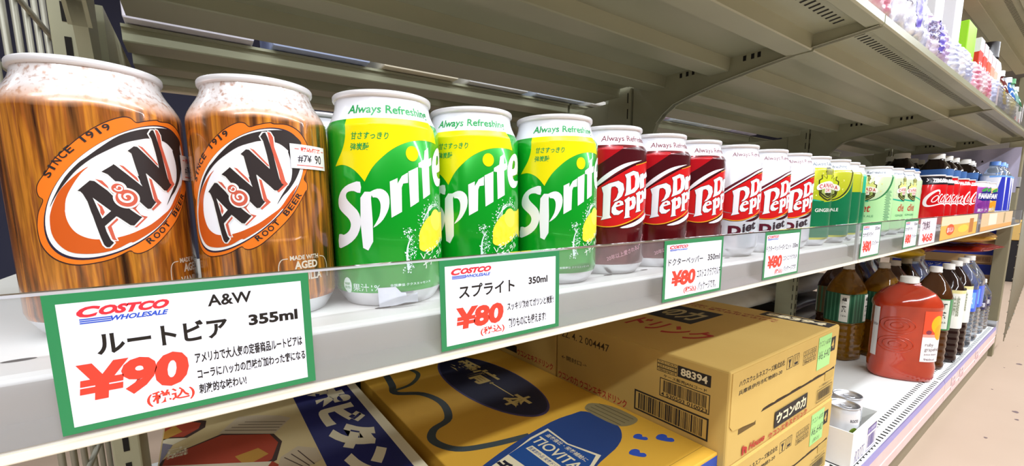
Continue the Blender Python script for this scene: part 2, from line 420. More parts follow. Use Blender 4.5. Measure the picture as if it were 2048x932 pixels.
# side meshes
def mesh_panel(label, x, y0, y1, z0, z1, dy=46, dz=95, r=3.6):
    t = thing('wire_mesh_screen', label, 'wire panel', (x, 0, 0))
    b = MB(); y = y0
    while y <= y1: b.tube([(0, y, z0), (0, y, z1)], r, steel, 6); y += dy
    b.build('upright_wires', t)
    c = MB(); z = z0
    while z <= z1: c.tube([(4.5, y0, z), (4.5, y1, z)], r, steel, 6); z += dz
    c.build('cross_wires', t)
    MB().tube([(0, y0, z0), (0, y1, z0), (0, y1, z1), (0, y0, z1)], 5, steel, 8, True).build('frame', t)
    return t
mesh_panel('wire mesh end panel at the near end of the shelves', -150, 395, 800, -560, 700)
t = thing('wire_mesh_screen', 'silver mesh screen hanging beyond the far end post', 'wire panel', (2650, -60, -570))
b = MB(); c = MB()
for k in range(26): b.tube([(k * 26, 0, 60 + 11 * k), (k * 26, 0, 900)], 1.6, steel, 5)
for k in range(18): c.tube([(0 if k > 1 else 0, 2.6, 90 + k * 46), (650 if k > 5 else 180 + k * 95, 2.6, 90 + k * 46)], 1.8, steel, 5)
b.build('upright_wires', t); c.build('cross_wires', t)
t = thing('end_post', 'square olive metal post standing at the far end of the shelving', 'post', (2610, -40, -570))
MB().box(-16, 0, 0, 24, 40, 1100, mat('olive_post', '8a8266', 0.5, metal=0.2), 2).build('tube', t)
MB().box(-17, -1, 688, 25, 41, 726, alu, 1).build('collar', t); MB().box(-16.5, -.8, 684, 24.5, 40.6, 688, dark).build('collar_seam', t)
MB().box(-17, -1, 90, 25, 41, 150, alu, 2).build('foot_sleeve', t)

# far aisle, seen in slivers between the slats and past the ends
def cartons_row(n, x, y, z, cols, lab):
    for k in range(n):
        m = mat('far_' + cols[k % len(cols)], cols[k % len(cols)], 0.5)
        a = MB().box(0, 0, 0, 150, 150, 150 + 25 * (k % 3), m, 3)
        Art().rect(20, 30, 130, 90, white, 1).rect(30, 45, 90, 60, MK(cols[(k + 1) % len(cols)]), 2).onto(a, plane_map((0, 0, 0), (1, 0, 0), (0, 0, 1), (0, -1, 0)), .4, .3)
        o = a.build('stock_box', loc=(x + k * 175, y, z + Z0)); tag(o, lab[k], 'box', 'boxes standing on the far-side shelf')
cols = ['e8e4f0', 'b9c6e8', 'f0e6cc', 'e6e6e6', 'cfd8e6', 'f4f0ea', 'd8c0d8', 'e2ecf4', 'f0f0f0', 'ddd4ee']
cn = ['lilac-white', 'pale blue', 'cream', 'light grey', 'grey-blue', 'ivory', 'pale mauve', 'ice blue', 'plain white', 'lavender']
cartons_row(10, -60, 520, 306, cols, [c + ' box glimpsed through the slats of the far-side shelf' for c in cn])

# ---------------------------------------------------------------- soda cans
def interp(prof, z):
    for (r0, z0), (r1, z1) in zip(prof, prof[1:]):
        if z0 <= z <= z1: return r0 + (r1 - r0) * (z - z0) / (z1 - z0 or 1)
    return prof[-1][0] if z > prof[-1][1] else prof[0][0]
def can_profile(rr, zs, straight=True):
    sh = [(33.1, 12), (33.1, zs)]
    for k in range(1, 9):
        t = k / 8; u = (1 - math.cos(PI * t)) / 2
        if straight: u = .35 * u + .65 * (1 - (1 - t) ** 2.4)
        sh.append((33.1 + (rr - 1.3 - 33.1) * u, zs + (118.8 - zs) * t))
    return [(22.5, 5), (24.5, 0.6), (25.8, 0), (27, 0.8), (29.5, 4.5), (32.2, 9)] + sh
RIM = lambda rr: [(rr - 1.3, 118.8), (rr - .3, 119.1), (rr, 119.7), (rr, 121.5), (rr - .4, 122.1), (rr - 1.0, 122.2), (rr - 1.6, 121.6), (rr - 2.6, 116), (rr - 3.4, 114.4), (rr - 4.6, 114.6), (rr - 5.2, 116.3), (0.1, 116.5)]
def can(name, label, pos, rr, zs, bodym, neckm, zneck, art, rz, group, n=80, bottom=alu):
    t = thing('soda_can', label, 'can', (pos[0], pos[1], 0), rz, group)
    prof = can_profile(rr, zs, rr > 28)
    ins = [p for p in prof]
    ins.append((interp(prof, zneck), zneck)); ins = sorted(set(ins[:6]), key=lambda p: prof.index(p)) + sorted(set(ins[6:]), key=lambda p: p[1])
    b = MB(); b.lathe(ins, bodym, n, mfun=lambda j: bottom if ins[j][1] < 9 else (neckm if ins[j][1] >= zneck - .01 else bodym))
    outer = [p for p in prof[5:]]
    if art:
        def fn(u, v, off):
            a = u / 33.1; r = interp(outer, v) + off; return (r * math.sin(a), -r * math.cos(a), v)
        art.onto(b, fn, 0.10, 0.055, cut_u=2.4, cut_v=[z for r, z in outer[2:]])
    b.build('can_body', t)
    l = MB().lathe(RIM(rr), rimw, 64).build('lid', t)
    tb = MB(); tb.tube([(math.cos(a) * 7.5, math.sin(a) * 11 - 4, 117.8) for a in [2 * PI * k / 16 for k in range(16)]], 1.2, alu, 6, True)
    tb.box(-4, -2, 117.2, 4, 2, 118.6, alu, .4); tb.build('pull_tab', l)
    return t
ART = json.loads('''{"aw_outer":[[17.8,96.8],[21.5,98.0],[26.5,99.4],[28.4,99.0],[34.3,99.3],[39.9,97.1],[43.6,92.9],[44.9,89.6],[45.0,83.9],[43.9,78.5],[41.3,73.1],[42.9,70.5],[42.7,67.4],[41.8,66.7],[39.5,63.1],[35.3,56.9],[30.7,51.4],[25.6,46.3],[21.1,42.2],[17.2,39.2],[13.3,37.6],[11.0,37.9],[9.5,39.0],[5.4,36.9],[2.6,35.7],[-1.3,34.7],[-6.9,34.0],[-11.2,34.6],[-15.5,36.7],[-18.6,39.9],[-20.5,44.0],[-20.9,49.0],[-20.5,52.6],[-19.3,56.9],[-16.9,61.7],[-18.3,63.6],[-18.6,66.5],[-17.3,69.6],[-13.9,73.9],[-10.8,78.8],[-6.5,83.3],[-1.6,88.4],[3.4,92.8],[8.5,96.3],[12.9,98.4],[15.7,98.4]],"aw_e1":[11.99,66.66,37.78,19.59,-134.16],"aw_e2":[11.87,66.8,36.67,19.28,-134.06],"aw_e3":[13.12,67.55,36.0,18.53,-134.85],"aw_orange":[[-0.1,76.1],[-3.6,73.3],[-9.4,67.0],[-12.3,62.1],[-14.3,57.2],[-15.1,53.7],[-15.2,48.2],[-13.6,43.8],[-10.5,40.4],[-6.4,39.1],[-0.8,39.0],[4.9,40.3],[9.9,43.0],[11.5,43.2],[18.0,47.3],[23.1,51.3],[28.8,57.4],[29.5,57.6],[33.3,62.6],[36.6,68.5],[36.8,69.5],[32.6,64.6],[28.1,58.3],[24.1,55.0],[18.4,50.8],[14.0,48.5],[10.0,46.7],[5.7,45.4],[5.4,45.4],[0.1,45.0],[-3.4,45.7],[-6.5,47.7],[-8.4,50.6],[-9.4,54.3],[-9.5,57.9],[-9.5,57.1],[-8.6,62.5],[-5.8,68.3],[-2.6,73.3]],"aw_black":[[-14.4,59.0],[-11.9,64.3],[-7.9,71.4],[-3.2,77.3],[-0.5,79.8],[5.1,85.1],[10.7,89.8],[16.7,92.9],[22.2,94.7],[28.8,95.9],[33.6,95.9],[37.8,94.0],[40.8,91.0],[39.6,87.7],[40.4,82.6],[38.8,77.3],[36.1,72.0],[32.3,66.7],[29.6,63.9],[26.6,59.6],[28.8,63.9],[31.8,68.6],[33.9,71.9],[34.9,77.1],[34.6,81.3],[33.5,85.9],[33.9,86.2],[30.8,88.9],[27.4,90.1],[21.9,90.2],[18.4,89.3],[12.3,87.0],[6.6,83.4],[1.1,79.4],[-3.9,74.5],[-7.3,70.1],[-11.1,64.7]],"aw_W":[[3.7,74.1],[7.5,77.1],[7.7,77.5],[8.3,77.1],[16.8,68.2],[15.1,77.7],[14.3,82.7],[13.1,83.7],[15.5,85.9],[16.7,85.8],[24.9,76.8],[24.0,83.8],[22.9,90.2],[21.9,92.2],[23.1,94.0],[24.1,94.3],[25.0,91.7],[26.7,84.1],[27.9,76.4],[28.5,72.7],[29.4,70.2],[30.3,69.6],[27.4,66.6],[26.0,66.7],[24.7,68.2],[18.7,74.5],[19.3,70.7],[20.4,62.9],[21.0,61.6],[21.6,61.1],[19.2,58.2],[17.9,58.0],[16.8,59.2],[14.8,61.8],[10.2,67.0],[7.5,70.4],[5.5,73.1]],"aw_A":[[-4.5,65.9],[-0.3,70.2],[1.1,70.0],[4.8,66.0],[6.3,63.7],[11.5,57.7],[12.9,56.3],[14.5,54.8],[15.4,54.4],[12.1,50.6],[10.8,50.8],[9.6,52.0],[7.1,54.5],[6.5,54.9],[2.4,50.7],[2.7,48.3],[3.7,44.5],[4.6,43.3],[3.0,41.4],[2.1,41.5],[1.4,42.5],[0.7,45.6],[-0.2,50.8],[-0.9,55.4],[-1.2,56.7],[-1.9,61.3],[-3.0,64.5],[-3.7,65.6]],"aw_Ahole":[[-0.1,62.9],[5.0,57.2],[4.7,56.9],[1.9,54.0]],"aw_sh":[[[24.9,94.6],[26.1,94.4],[27.2,92.3],[27.4,87.7],[30.2,76.6],[31.2,71.4],[32.3,69.9],[27.9,65.7],[27.1,66.3],[30.2,69.5],[29.1,70.5],[28.3,76.5],[25.7,88.9],[25.2,93.0]],[[17.0,86.6],[18.8,85.8],[24.4,78.9],[24.6,78.2],[23.9,78.4]],[[9.6,77.3],[11.0,76.9],[15.3,72.0],[15.8,70.3],[15.3,70.5]],[[19.8,72.2],[20.9,71.5],[22.5,62.7],[24.0,60.9],[20.0,57.2],[19.4,57.9],[22.0,60.6],[21.0,61.9]],[[1.4,70.9],[3.5,70.3],[5.0,68.0],[5.2,66.9],[4.0,68.0]],[[0.9,60.9],[2.4,59.2],[3.0,56.7],[2.8,56.3],[2.2,55.1],[1.6,56.5],[1.7,58.5]],[[14.1,60.9],[14.6,60.1],[13.4,58.2],[14.9,55.3],[16.1,54.8],[17.5,54.4],[13.0,49.8],[12.2,49.9],[16.0,53.8],[12.1,58.5]],[[6.6,54.1],[7.0,53.3],[4.5,50.6],[5.3,45.3],[5.8,44.3],[4.7,44.4],[4.2,44.9],[3.2,50.2]]],"aw_amp":[[10.6,63.0],[14.1,63.0],[8.3,67.4],[10.4,67.5]],"aw_since":[[-12.9,70.9],[-2.1,84.4],[0.9,87.2],[8.9,93.5]],"aw_root":[[17.8,42.4],[27.5,51.0],[30.9,54.4],[38.7,64.4]],"sp_S":[[-25.8,72.0],[-26.0,65.9],[-29.8,67.0],[-33.4,66.8],[-35.4,65.4],[-35.4,63.1],[-33.0,60.4],[-28.6,56.5],[-26.8,52.5],[-26.9,47.9],[-29.1,42.6],[-33.4,38.5],[-39.9,35.5],[-44.9,35.0],[-43.9,42.6],[-39.2,42.4],[-35.1,44.5],[-33.4,47.2],[-33.4,49.9],[-35.4,52.5],[-40.0,55.8],[-42.3,58.5],[-42.2,62.5],[-40.0,66.4],[-35.8,69.6],[-30.6,71.5]],"sp_p":[[-26.1,63.3],[-20.4,66.5],[-16.5,68.1],[-13.4,67.7],[-11.0,65.5],[-10.2,62.2],[-10.7,57.7],[-12.8,53.1],[-15.5,49.5],[-19.6,46.6],[-18.1,49.2],[-16.0,53.1],[-15.1,57.7],[-15.3,60.9],[-16.7,63.2],[-19.0,63.4],[-20.1,62.9],[-20.1,38.8],[-26.1,35.3]],"sp_r":[[-9.6,72.1],[-5.3,74.1],[-5.4,71.0],[-2.8,75.3],[0.7,77.3],[0.6,71.6],[-2.3,71.1],[-3.2,68.8],[-3.6,55.3],[-9.5,52.1]],"sp_i":[[1.1,77.9],[7.3,80.7],[7.1,61.0],[1.5,57.9]],"sp_t":[[7.7,80.6],[7.8,82.9],[11.9,85.2],[12.7,90.3],[15.9,92.3],[16.1,85.9],[18.9,87.0],[18.6,82.7],[16.1,81.5],[16.4,65.5],[10.4,62.6],[10.1,80.4]],"sp_e":[[29.8,93.8],[24.6,92.0],[20.8,87.4],[19.2,81.6],[20.1,75.5],[22.8,71.3],[27.2,70.4],[32.3,72.0],[36.2,75.7],[28.4,75.3],[25.4,78.6],[33.8,80.3],[36.4,85.2],[35.1,90.9]],"sp_ehole":[[26.3,88.7],[24.7,83.1],[28.5,84.3],[29.1,88.3]],"sp_dot":[[3.9,87.9],[9.4,88.3],[4.1,93.0]],"sp_yellow":[[-33.6,106.2],[-33.3,100.6],[-34.1,95.0],[-36.9,88.8],[-43.3,81.0],[-36.6,81.5],[-30.8,79.6],[-26.6,76.3],[-23.2,72.1],[-19.1,78.8],[-14.5,83.9],[-7.3,89.8],[0.8,93.8],[9.3,95.7],[18.4,96.0],[25.3,95.5],[22.3,102.6],[20.4,107.1]],"sp_lemon":[[31.6,54.7],[21.0,54.3],[12.7,51.0],[7.1,43.8],[6.4,37.5],[7.0,32.9],[13.9,31.4],[22.9,34.3],[31.4,38.5]],"dp_swoosh":[[-40.9,71.1],[-32.6,80.0],[-22.1,87.3],[-11.0,92.1],[5.1,94.7],[-7.1,90.9],[-18.8,85.4],[-29.4,78.1],[-40.6,69.8]],"dp_red":[[-40.8,68.4],[-29.3,76.2],[-15.5,84.4],[-2.7,90.4],[15.0,94.2],[16.8,73.5],[21.5,50.7],[-5.2,45.6],[-18.7,41.4],[-29.6,40.7],[-39.7,42.8]],"dp_sw2":[[-16.4,39.8],[-3.6,43.9],[16.9,51.3],[21.4,49.5],[-3.5,40.6]],"dp_gold":[[-39.7,43.6],[-29.6,41.5],[-18.7,42.2],[-5.2,46.2],[16.5,53.0],[21.5,51.6],[-5.2,44.5],[-18.7,40.8],[-29.5,40.0],[-39.7,42.2]],"dp_gold2":[[-7.0,89.5],[0.4,92.5],[16.0,94.9],[16.2,94.0],[0.5,91.3]],"dp_P":[[-31.9,72.5],[-26.1,75.6],[-18.6,77.7],[-14.6,75.5],[-13.5,70.7],[-15.4,65.3],[-19.3,62.1],[-22.5,61.1],[-19.9,64.3],[-18.4,68.6],[-19.0,71.8],[-21.2,73.4],[-23.9,72.9],[-24.4,70.8],[-24.9,50.2],[-23.5,48.0],[-31.9,46.1],[-30.6,49.1],[-30.4,67.6]],"dp_D":[[-13.3,82.5],[-5.5,85.8],[-0.0,84.9],[3.0,79.6],[2.1,73.1],[-3.3,68.6],[-13.1,65.3],[-12.0,68.6],[-11.8,79.3]],"dp_Dh":[[-8.0,81.5],[-4.6,82.6],[-3.0,79.5],[-3.5,73.0],[-7.3,70.2]],"dp_r":[[2.8,83.1],[7.6,84.5],[8.5,83.2],[14.3,86.1],[21.5,82.8],[9.7,79.9],[10.7,73.3],[3.2,71.2]],"dp_e":[[-13.7,58.6],[-14.5,61.2],[-17.0,62.1],[-20.9,60.5],[-23.5,56.2],[-23.6,52.4],[-21.7,50.2],[-17.8,50.4],[-13.9,53.4],[-14.3,54.5],[-17.4,53.5],[-19.6,54.6],[-20.2,56.5]],"dp_eh":[[-19.9,58.4],[-18.3,60.2],[-16.8,60.0],[-17.2,58.7]],"dp_p1":[[-13.3,62.1],[-9.0,65.1],[-8.0,64.0],[-4.6,65.6],[-2.3,64.3],[-1.6,59.9],[-3.4,55.5],[-8.3,53.9],[-8.1,49.0],[-7.0,48.3],[-13.1,47.3],[-12.2,49.6],[-12.1,59.9]],"dp_p1h":[[-8.3,61.5],[-6.6,62.1],[-5.8,58.8],[-8.1,56.4]],"dp_p2":[[-2.1,67.5],[2.7,69.8],[3.7,68.9],[7.7,70.4],[10.9,68.8],[11.4,64.4],[9.1,61.0],[3.9,59.3],[4.2,54.3],[5.9,53.4],[-1.7,52.0],[-0.6,54.4],[-0.9,65.9]],"dp_p2h":[[3.7,66.5],[6.0,67.1],[6.7,64.3],[3.9,62.1]],"dp_p3":[[10.6,71.6],[16.8,73.5],[21.4,66.8],[17.9,63.3],[11.5,63.3]],"dd_swoosh":[[-41.2,76.8],[-31.3,82.9],[-20.7,87.3],[-10.8,91.3],[3.5,96.1],[8.1,94.2],[-10.5,88.4],[-25.9,81.6],[-41.1,71.0]],"dd_D":[[-34.2,33.4],[-28.5,36.6],[-23.6,36.6],[-21.0,32.5],[-21.7,25.5],[-22.1,23.1],[-26.0,23.1],[-25.2,27.8],[-26.1,32.5],[-28.3,33.7],[-29.8,31.3],[-29.8,23.1],[-33.0,23.0],[-33.0,31.3]]}''')
AR = lambda k: ART[k]
def can_mat(name, h, rough=0.26, metal=0.15, **k): return mat(name, h, rough, metal, coat=0.5, **k)

# A&W : wood staves below, foam above, mixed by height on the print
def wood_mat():
    m = bpy.data.materials.new('wood_print'); m.use_nodes = True; nt = m.node_tree; b = nt.nodes['Principled BSDF']; N = nt.nodes.new; L = nt.links.new
    b.inputs['Roughness'].default_value = 0.24; b.inputs['Metallic'].default_value = 0.2; b.inputs['Coat Weight'].default_value = 0.5
    tc = N('ShaderNodeTexCoord'); mp = N('ShaderNodeMapping'); mp.inputs['Scale'].default_value = (1, 1, 0.06)
    n1 = N('ShaderNodeTexNoise'); n1.inputs['Scale'].default_value = 190; n1.inputs['Detail'].default_value = 6; n1.inputs['Distortion'].default_value = 0.4
    n2 = N('ShaderNodeTexNoise'); n2.inputs['Scale'].default_value = 620; n2.inputs['Detail'].default_value = 3
    r1 = N('ShaderNodeValToRGB'); e = r1.color_ramp.elements
    e[0].position = .34; e[0].color = rgb('43200e'); e[1].position = .72; e[1].color = rgb('e89a34')
    for p, c in ((.42, '84501f'), (.48, 'ad6224'), (.55, 'd98a2a'), (.62, 'a05a2a')):
        q = e.new(p); q.color = rgb(c)
    mx = N('ShaderNodeMixRGB'); mx.blend_type = 'MULTIPLY'; mx.inputs[0].default_value = .55
    r2 = N('ShaderNodeValToRGB'); r2.color_ramp.elements[0].position = .35; r2.color_ramp.elements[0].color = (.25, .2, .16, 1); r2.color_ramp.elements[1].position = .6
    L(tc.outputs['Object'], mp.inputs[0]); L(mp.outputs[0], n1.inputs[0]); L(mp.outputs[0], n2.inputs[0]); L(n1.outputs[0], r1.inputs[0]); L(n2.outputs[0], r2.inputs[0])
    L(r1.outputs[0], mx.inputs[1]); L(r2.outputs[0], mx.inputs[2])
    # foam with brown bubbles
    n3 = N('ShaderNodeTexNoise'); n3.inputs['Scale'].default_value = 420; n3.inputs['Detail'].default_value = 4
    r3 = N('ShaderNodeValToRGB'); r3.color_ramp.elements[0].position = .32; r3.color_ramp.elements[0].color = rgb('bd9c8c'); r3.color_ramp.elements[1].position = .5; r3.color_ramp.elements[1].color = rgb('ebe5e4')
    L(tc.outputs['Object'], n3.inputs[0]); L(n3.outputs[0], r3.inputs[0])
    sx = N('ShaderNodeSeparateXYZ'); L(tc.outputs['Object'], sx.inputs[0])
    n4 = N('ShaderNodeTexNoise'); n4.inputs['Scale'].default_value = 60; L(tc.outputs['Object'], n4.inputs[0])
    ad = N('ShaderNodeMath'); ad.operation = 'MULTIPLY_ADD'; ad.inputs[1].default_value = .006; L(n4.outputs[0], ad.inputs[0]); L(sx.outputs[2], ad.inputs[2])
    mr = N('ShaderNodeMapRange'); mr.inputs['From Min'].default_value = .1035; mr.inputs['From Max'].default_value = .1075; L(ad.outputs[0], mr.inputs[0])
    tan = N('ShaderNodeMixRGB'); tan.inputs[1].default_value = rgb('d9a27c'); mr2 = N('ShaderNodeMapRange'); mr2.inputs['From Min'].default_value = .105; mr2.inputs['From Max'].default_value = .113
    L(ad.outputs[0], mr2.inputs[0]); L(mr2.outputs[0], tan.inputs[0]); L(r3.outputs[0], tan.inputs[2])
    fx = N('ShaderNodeMixRGB'); L(mr.outputs[0], fx.inputs[0]); L(mx.outputs[0], fx.inputs[1]); L(tan.outputs[0], fx.inputs[2]); L(fx.outputs[0], b.inputs['Base Color'])
    return m
woodm = wood_mat()
aw_or = MK('ee7a22', rough=.3); aw_or2 = MK('cf5a1c', rough=.3); aw_sh = MK('cf604a', rough=.3); navy = MK('2a2036'); awblk = MK('2c2322'); ivory = MK('f2f1ec', rough=.3)
a = Art()
a.poly(AR('aw_outer'), MK('3a2018'), 1, sm=4)
cx = sum(p[0] for p in AR('aw_outer')) / len(AR('aw_outer')); cy = sum(p[1] for p in AR('aw_outer')) / len(AR('aw_outer'))
inn = [(cx + (x - cx) * .985, cy + (y - cy) * .985) for x, y in AR('aw_outer')]
a.poly(inn, aw_or, 2, sm=4)
for k, m_, l_ in (('aw_e1', navy, 3), ('aw_e2', ivory, 4)):
    e = AR(k); a.poly(ellipse(*e, n=90), m_, l_)
e = AR('aw_e3'); a.poly(ellipse(*e, n=90), white, 5)
a.poly(AR('aw_orange'), aw_or2, 6, sm=3); a.poly(AR('aw_black'), awblk, 6.5, sm=3)
for s_ in ART['aw_sh']: a.line(s_, 1.1, ivory, 6.9, closed=True)
for k in ('aw_W', 'aw_A'): a.line(AR(k), 1.3, ivory, 7, closed=True)
for s_ in ART['aw_sh']: a.poly(s_, aw_sh, 8)
a.poly(AR('aw_W'), awblk, 9); a.poly(AR('aw_A'), awblk, 9); a.poly(AR('aw_Ahole'), ivory, 10); a.poly(ART['aw_sh'][5], aw_sh, 11)
# ampersand
a.poly(ellipse(10.7, 62.8, 4.55, 4.55), ivory, 12); a.poly(ellipse(8.25, 67.2, 2.9, 2.9), ivory, 12)
a.poly(ellipse(10.7, 62.8, 3.75, 3.75), aw_sh, 13); a.poly(ellipse(8.1, 67.1, 2.05, 2.05), aw_sh, 13)
sp_ = [(10.9 + (2.7 - 2.2 * i / 30) * math.cos(math.radians(150 + 16 * i)), 63.3 + (2.7 - 2.2 * i / 30) * math.sin(math.radians(150 + 16 * i))) for i in range(30)]
a.line(sp_, 1.0, ivory, 14, .7)
sp_ = [(8.5 + (1.5 - 1.0 * i / 20) * math.cos(math.radians(190 + 20 * i)), 67.3 + (1.5 - 1.0 * i / 20) * math.sin(math.radians(190 + 20 * i))) for i in range(20)]
a.line(sp_, .6, ivory, 14, .5)
a.arc_text('SINCE 1919', [(-13.3, 70.6), (-8.5, 77.6), (-2.2, 84.2), (3, 88.6), (9.2, 92.8)], 2.7, awblk, 4.5, .02)
a.arc_text('ROOT BEER', [(16.8, 41.4), (22.5, 45.6), (28, 51), (34, 57.5), (39.4, 65)], 2.7, awblk, 4.5, .02)
tan_ = MK('cfc2ae')
a.text('MADE WITH', 30.5, 31, 46.5, 33.4, tan_, 2, .03); a.text('AGED', 32.5, 26.2, 45.5, 30.4, tan_, 2, .04)
a.line([(29.5, 32), (26.5, 31.5), (25, 28), (25, 20)], .4, tan_, 2, sm=4); a.line([(47.5, 32), (51, 31), (53, 27), (53, 20)], .4, tan_, 2, sm=4)
a.text('VANILLA', 30, 20, 48, 24, tan_, 2, .03)
# back of the can: the same oval again, half visible at the right edge
off = 93
a.poly(ellipse(AR('aw_e1')[0] + off, AR('aw_e1')[1], AR('aw_e1')[2] * 1.12, AR('aw_e1')[3] * 1.2, AR('aw_e1')[4], n=60), aw_or, 1)
a.poly(ellipse(AR('aw_e2')[0] + off, *AR('aw_e2')[1:], n=60), ivory, 2); a.poly(ellipse(AR('aw_e3')[0] + off, *AR('aw_e3')[1:], n=60), aw_or2, 3)
aw1 = can('aw', 'root beer can with a wood stave print at the near end, the larger looking one', (-36.5, 24), 27, 101, woodm, woodm, 113, a, 0, 'wood-print root beer cans', 112)
aw1['label'] = 'brown wood-print root beer can standing first, with its foam top cut by the frame'
aw2 = dup(aw1, 'brown wood-print root beer can wearing a white ¥90 price sticker, beside the green cans', (31, 11.5, 0), -25.8 / 33.1)
def sticker(parent, s0, s1, z0, z1, full):
    A = Art(); A.rect(s0, z0, s1, z1, white, 1)
    w_ = s1 - s0; h_ = z1 - z0
    A.text('税込価格', s0 + w_ * .24, z0 + h_ * .72, s1 - w_ * .16, z0 + h_ * .9, red, 2, .03); A.rect(s0 + w_ * .1, z0 + h_ * .79, s0 + w_ * .2, z0 + h_ * .82, red, 2); A.rect(s1 - w_ * .13, z0 + h_ * .79, s1 - w_ * .04, z0 + h_ * .82, red, 2)
    A.text('#7¥', s0 + w_ * .16, z0 + h_ * .25, s0 + w_ * .52, z0 + h_ * .58, navy, 2, .01); A.text('90', s0 + w_ * .62, z0 + h_ * .25, s0 + w_ * .84, z0 + h_ * .62, navy, 2, .01)
    A.rect(s0 + w_ * .13, z0 + h_ * .12, s1 - w_ * .06, z0 + h_ * .15, red, 2)
    m = MB(); A.onto(m, lambda u, v, off: ((33.1 + off) * math.sin(u / 33.1), -(33.1 + off) * math.cos(u / 33.1), v), .95, .06, cut_u=2.4)
    o = m.build('price_sticker', parent); o['own'] = 1; return o
sticker(aw2, 34.3, 56.6, 78, 90.1, True); sticker(aw1, 37.9, 60, 72.2, 84.6, True)

# green lemon-lime cans
gsp = can_mat('green_print', '0aa324', .24, .25); yel = MK('f2e30c', rough=.25); lwh = MK('f1f1f4', rough=.25); txg = MK('1f9a4c', rough=.3)
neckw = can_mat('neck_white', 'eef0f6', .25, .1)
a = Art()
Y = AR('sp_yellow')
a.poly(smooth(Y[0:5], 5, False) + smooth(Y[4:9], 5, False) + smooth(Y[8:16], 5, False) + smooth(Y[15:18], 4, False), yel, 1)
a.text('甘さすっきり', 0, 0, 1, 1, txg, 2, .018, quad=((-30.2, 94.8), (-9.6, 94.8), (-29.4, 98.8)))
a.text('強炭酸', 0, 0, 1, 1, txg, 2, .018, quad=((-31, 89), (-20, 89), (-30.2, 93)))
for k in ('sp_S', 'sp_p'): a.poly(AR(k), lwh, 2, sm=2)
for k in ('sp_r', 'sp_i', 'sp_t'): a.poly(AR(k), lwh, 2)
a.poly(AR('sp_e'), lwh, 2, [AR('sp_ehole')], sm=2)
a.poly(ellipse(AR('sp_dot')[0][0], AR('sp_dot')[0][1], 3.9, 4.2), yel, 2)
random.seed(11)
wsp = MK('dff5ea', rough=.3)
for i in range(430):
    t = random.random(); q = random.gauss(0, 1)
    if i % 2: ang = math.radians(60 + 160 * random.random()); rr_ = 12.5 + abs(q) * 2.6; px_, py_ = 22 + rr_ * math.cos(ang) * .95, 44 + rr_ * 1.12 * math.sin(ang)
    else: px_, py_ = -1.5 + q * 1.6 + 3 * math.sin(t * 3), 20 + t * 26
    if px_ > 41: continue
    r_ = random.choice((.18, .25, .35, .55)); an = random.random() * 3
    a.poly([(px_ + r_ * math.cos(an), py_ + r_ * math.sin(an)), (px_ + r_ * 1.6 * math.cos(an + 2.1), py_ + r_ * math.sin(an + 2.1)), (px_ + r_ * math.cos(an + 4), py_ + 1.5 * r_ * math.sin(an + 4))], wsp, 2.2)
for k in range(7): a.line([(9 + k * .8, 44 + 7 * math.sin(k)), (11 + k * .7, 52 + k), (16 + k * 1.4, 57 + .4 * k)], .35, wsp, 2.1, .15, sm=3)
a.line([(-1, 22), (-1.6, 30), (-.8, 36), (1.5, 41)], 1.6, wsp, 2.1, .5, sm=4)
a.poly(ellipse(3.2, 31, 3.4, 8, 4), gsp, 2.3)
L_ = AR('sp_lemon'); L_ = L_ + [(40, 36), (43, 48), (38, 56)]
a.poly([(21.5 + (x - 21.5) * 1, z) for x, z in L_], MK('f5dd12', rough=.4, noise=(300, .6, 'f8ec4a')), 3, sm=4)
a.poly(ellipse(22, 50, 6, 6.5, 20), MK('f8ee58', rough=.4), 4)
a.text('レモン・ライム', 0, 0, 1, 1, MK('e9f5e0'), 5, .02, quad=((9, 27), (33, 37), (6.5, 31)))
a.text('ナチュラル', 0, 0, 1, 1, MK('e9f5e0'), 5, .02, quad=((10, 21), (30, 30), (8, 25)))
a.poly(ellipse(-38.6, 13.2, 3.3, 4.6), wsp, 2); a.text('THE BEST', -41, 13.5, -36.4, 14.8, gsp, 3, .02); a.text('SERVED', -41, 11.4, -36.4, 12.7, gsp, 3, .02)
a.text('果汁1%', -34.4, 10, -17.4, 14.6, wsp, 2, .005)
a.text('全国農協 ククスエッセンス', -12, 12.6, 14, 14.2, wsp, 2)
a.text('Always Refreshing', 0, 0, 1, 1, txg, 2, .02, quad=((-34, 107.8), (21, 108), (-33.6, 114)))
spg = 'green lemon-lime cans'
sp1 = can('sp', 'green lemon-lime can with a torn white sticker near its base, beside the root beer', (96.9, 2.4), 28.8, 103, gsp, neckw, 106.2, a, 0, spg, 96)
sp1['label'] = 'green and yellow lemon-lime can with a torn white sticker at its base'
dup(sp1, 'second-row can whose white rim shows between root beer and green cans', (74, 82, 0), .4)
sp2 = dup(sp1, 'green and yellow lemon-lime can, the middle one of three', (162.3, 7, 0), -10.9 / 33.1)
sp3 = dup(sp1, 'green and yellow lemon-lime can touching the dark red can', (226.8, -8.5, 0), -7.4 / 33.1)
m = MB(); A = Art(); A.poly([(-18.8, 12.3), (-9, 12.6), (-6, 9), (-3.5, 8.8), (-3, 6.5), (3.6, 8), (3.8, 2.4), (-4, 2.8), (-9, 1.8), (-18.4, 1)], MK('e4e6ec', rough=.6, noise=(120, .6, 'c9ccd6')), 1)
A.onto(m, lambda u, v, off: ((33.25 + off) * math.sin(u / 33.1), -(33.25 + off) * math.cos(u / 33.1), v), .5, .06, cut_u=2.4); o = m.build('torn_sticker', sp1); o['own'] = 1

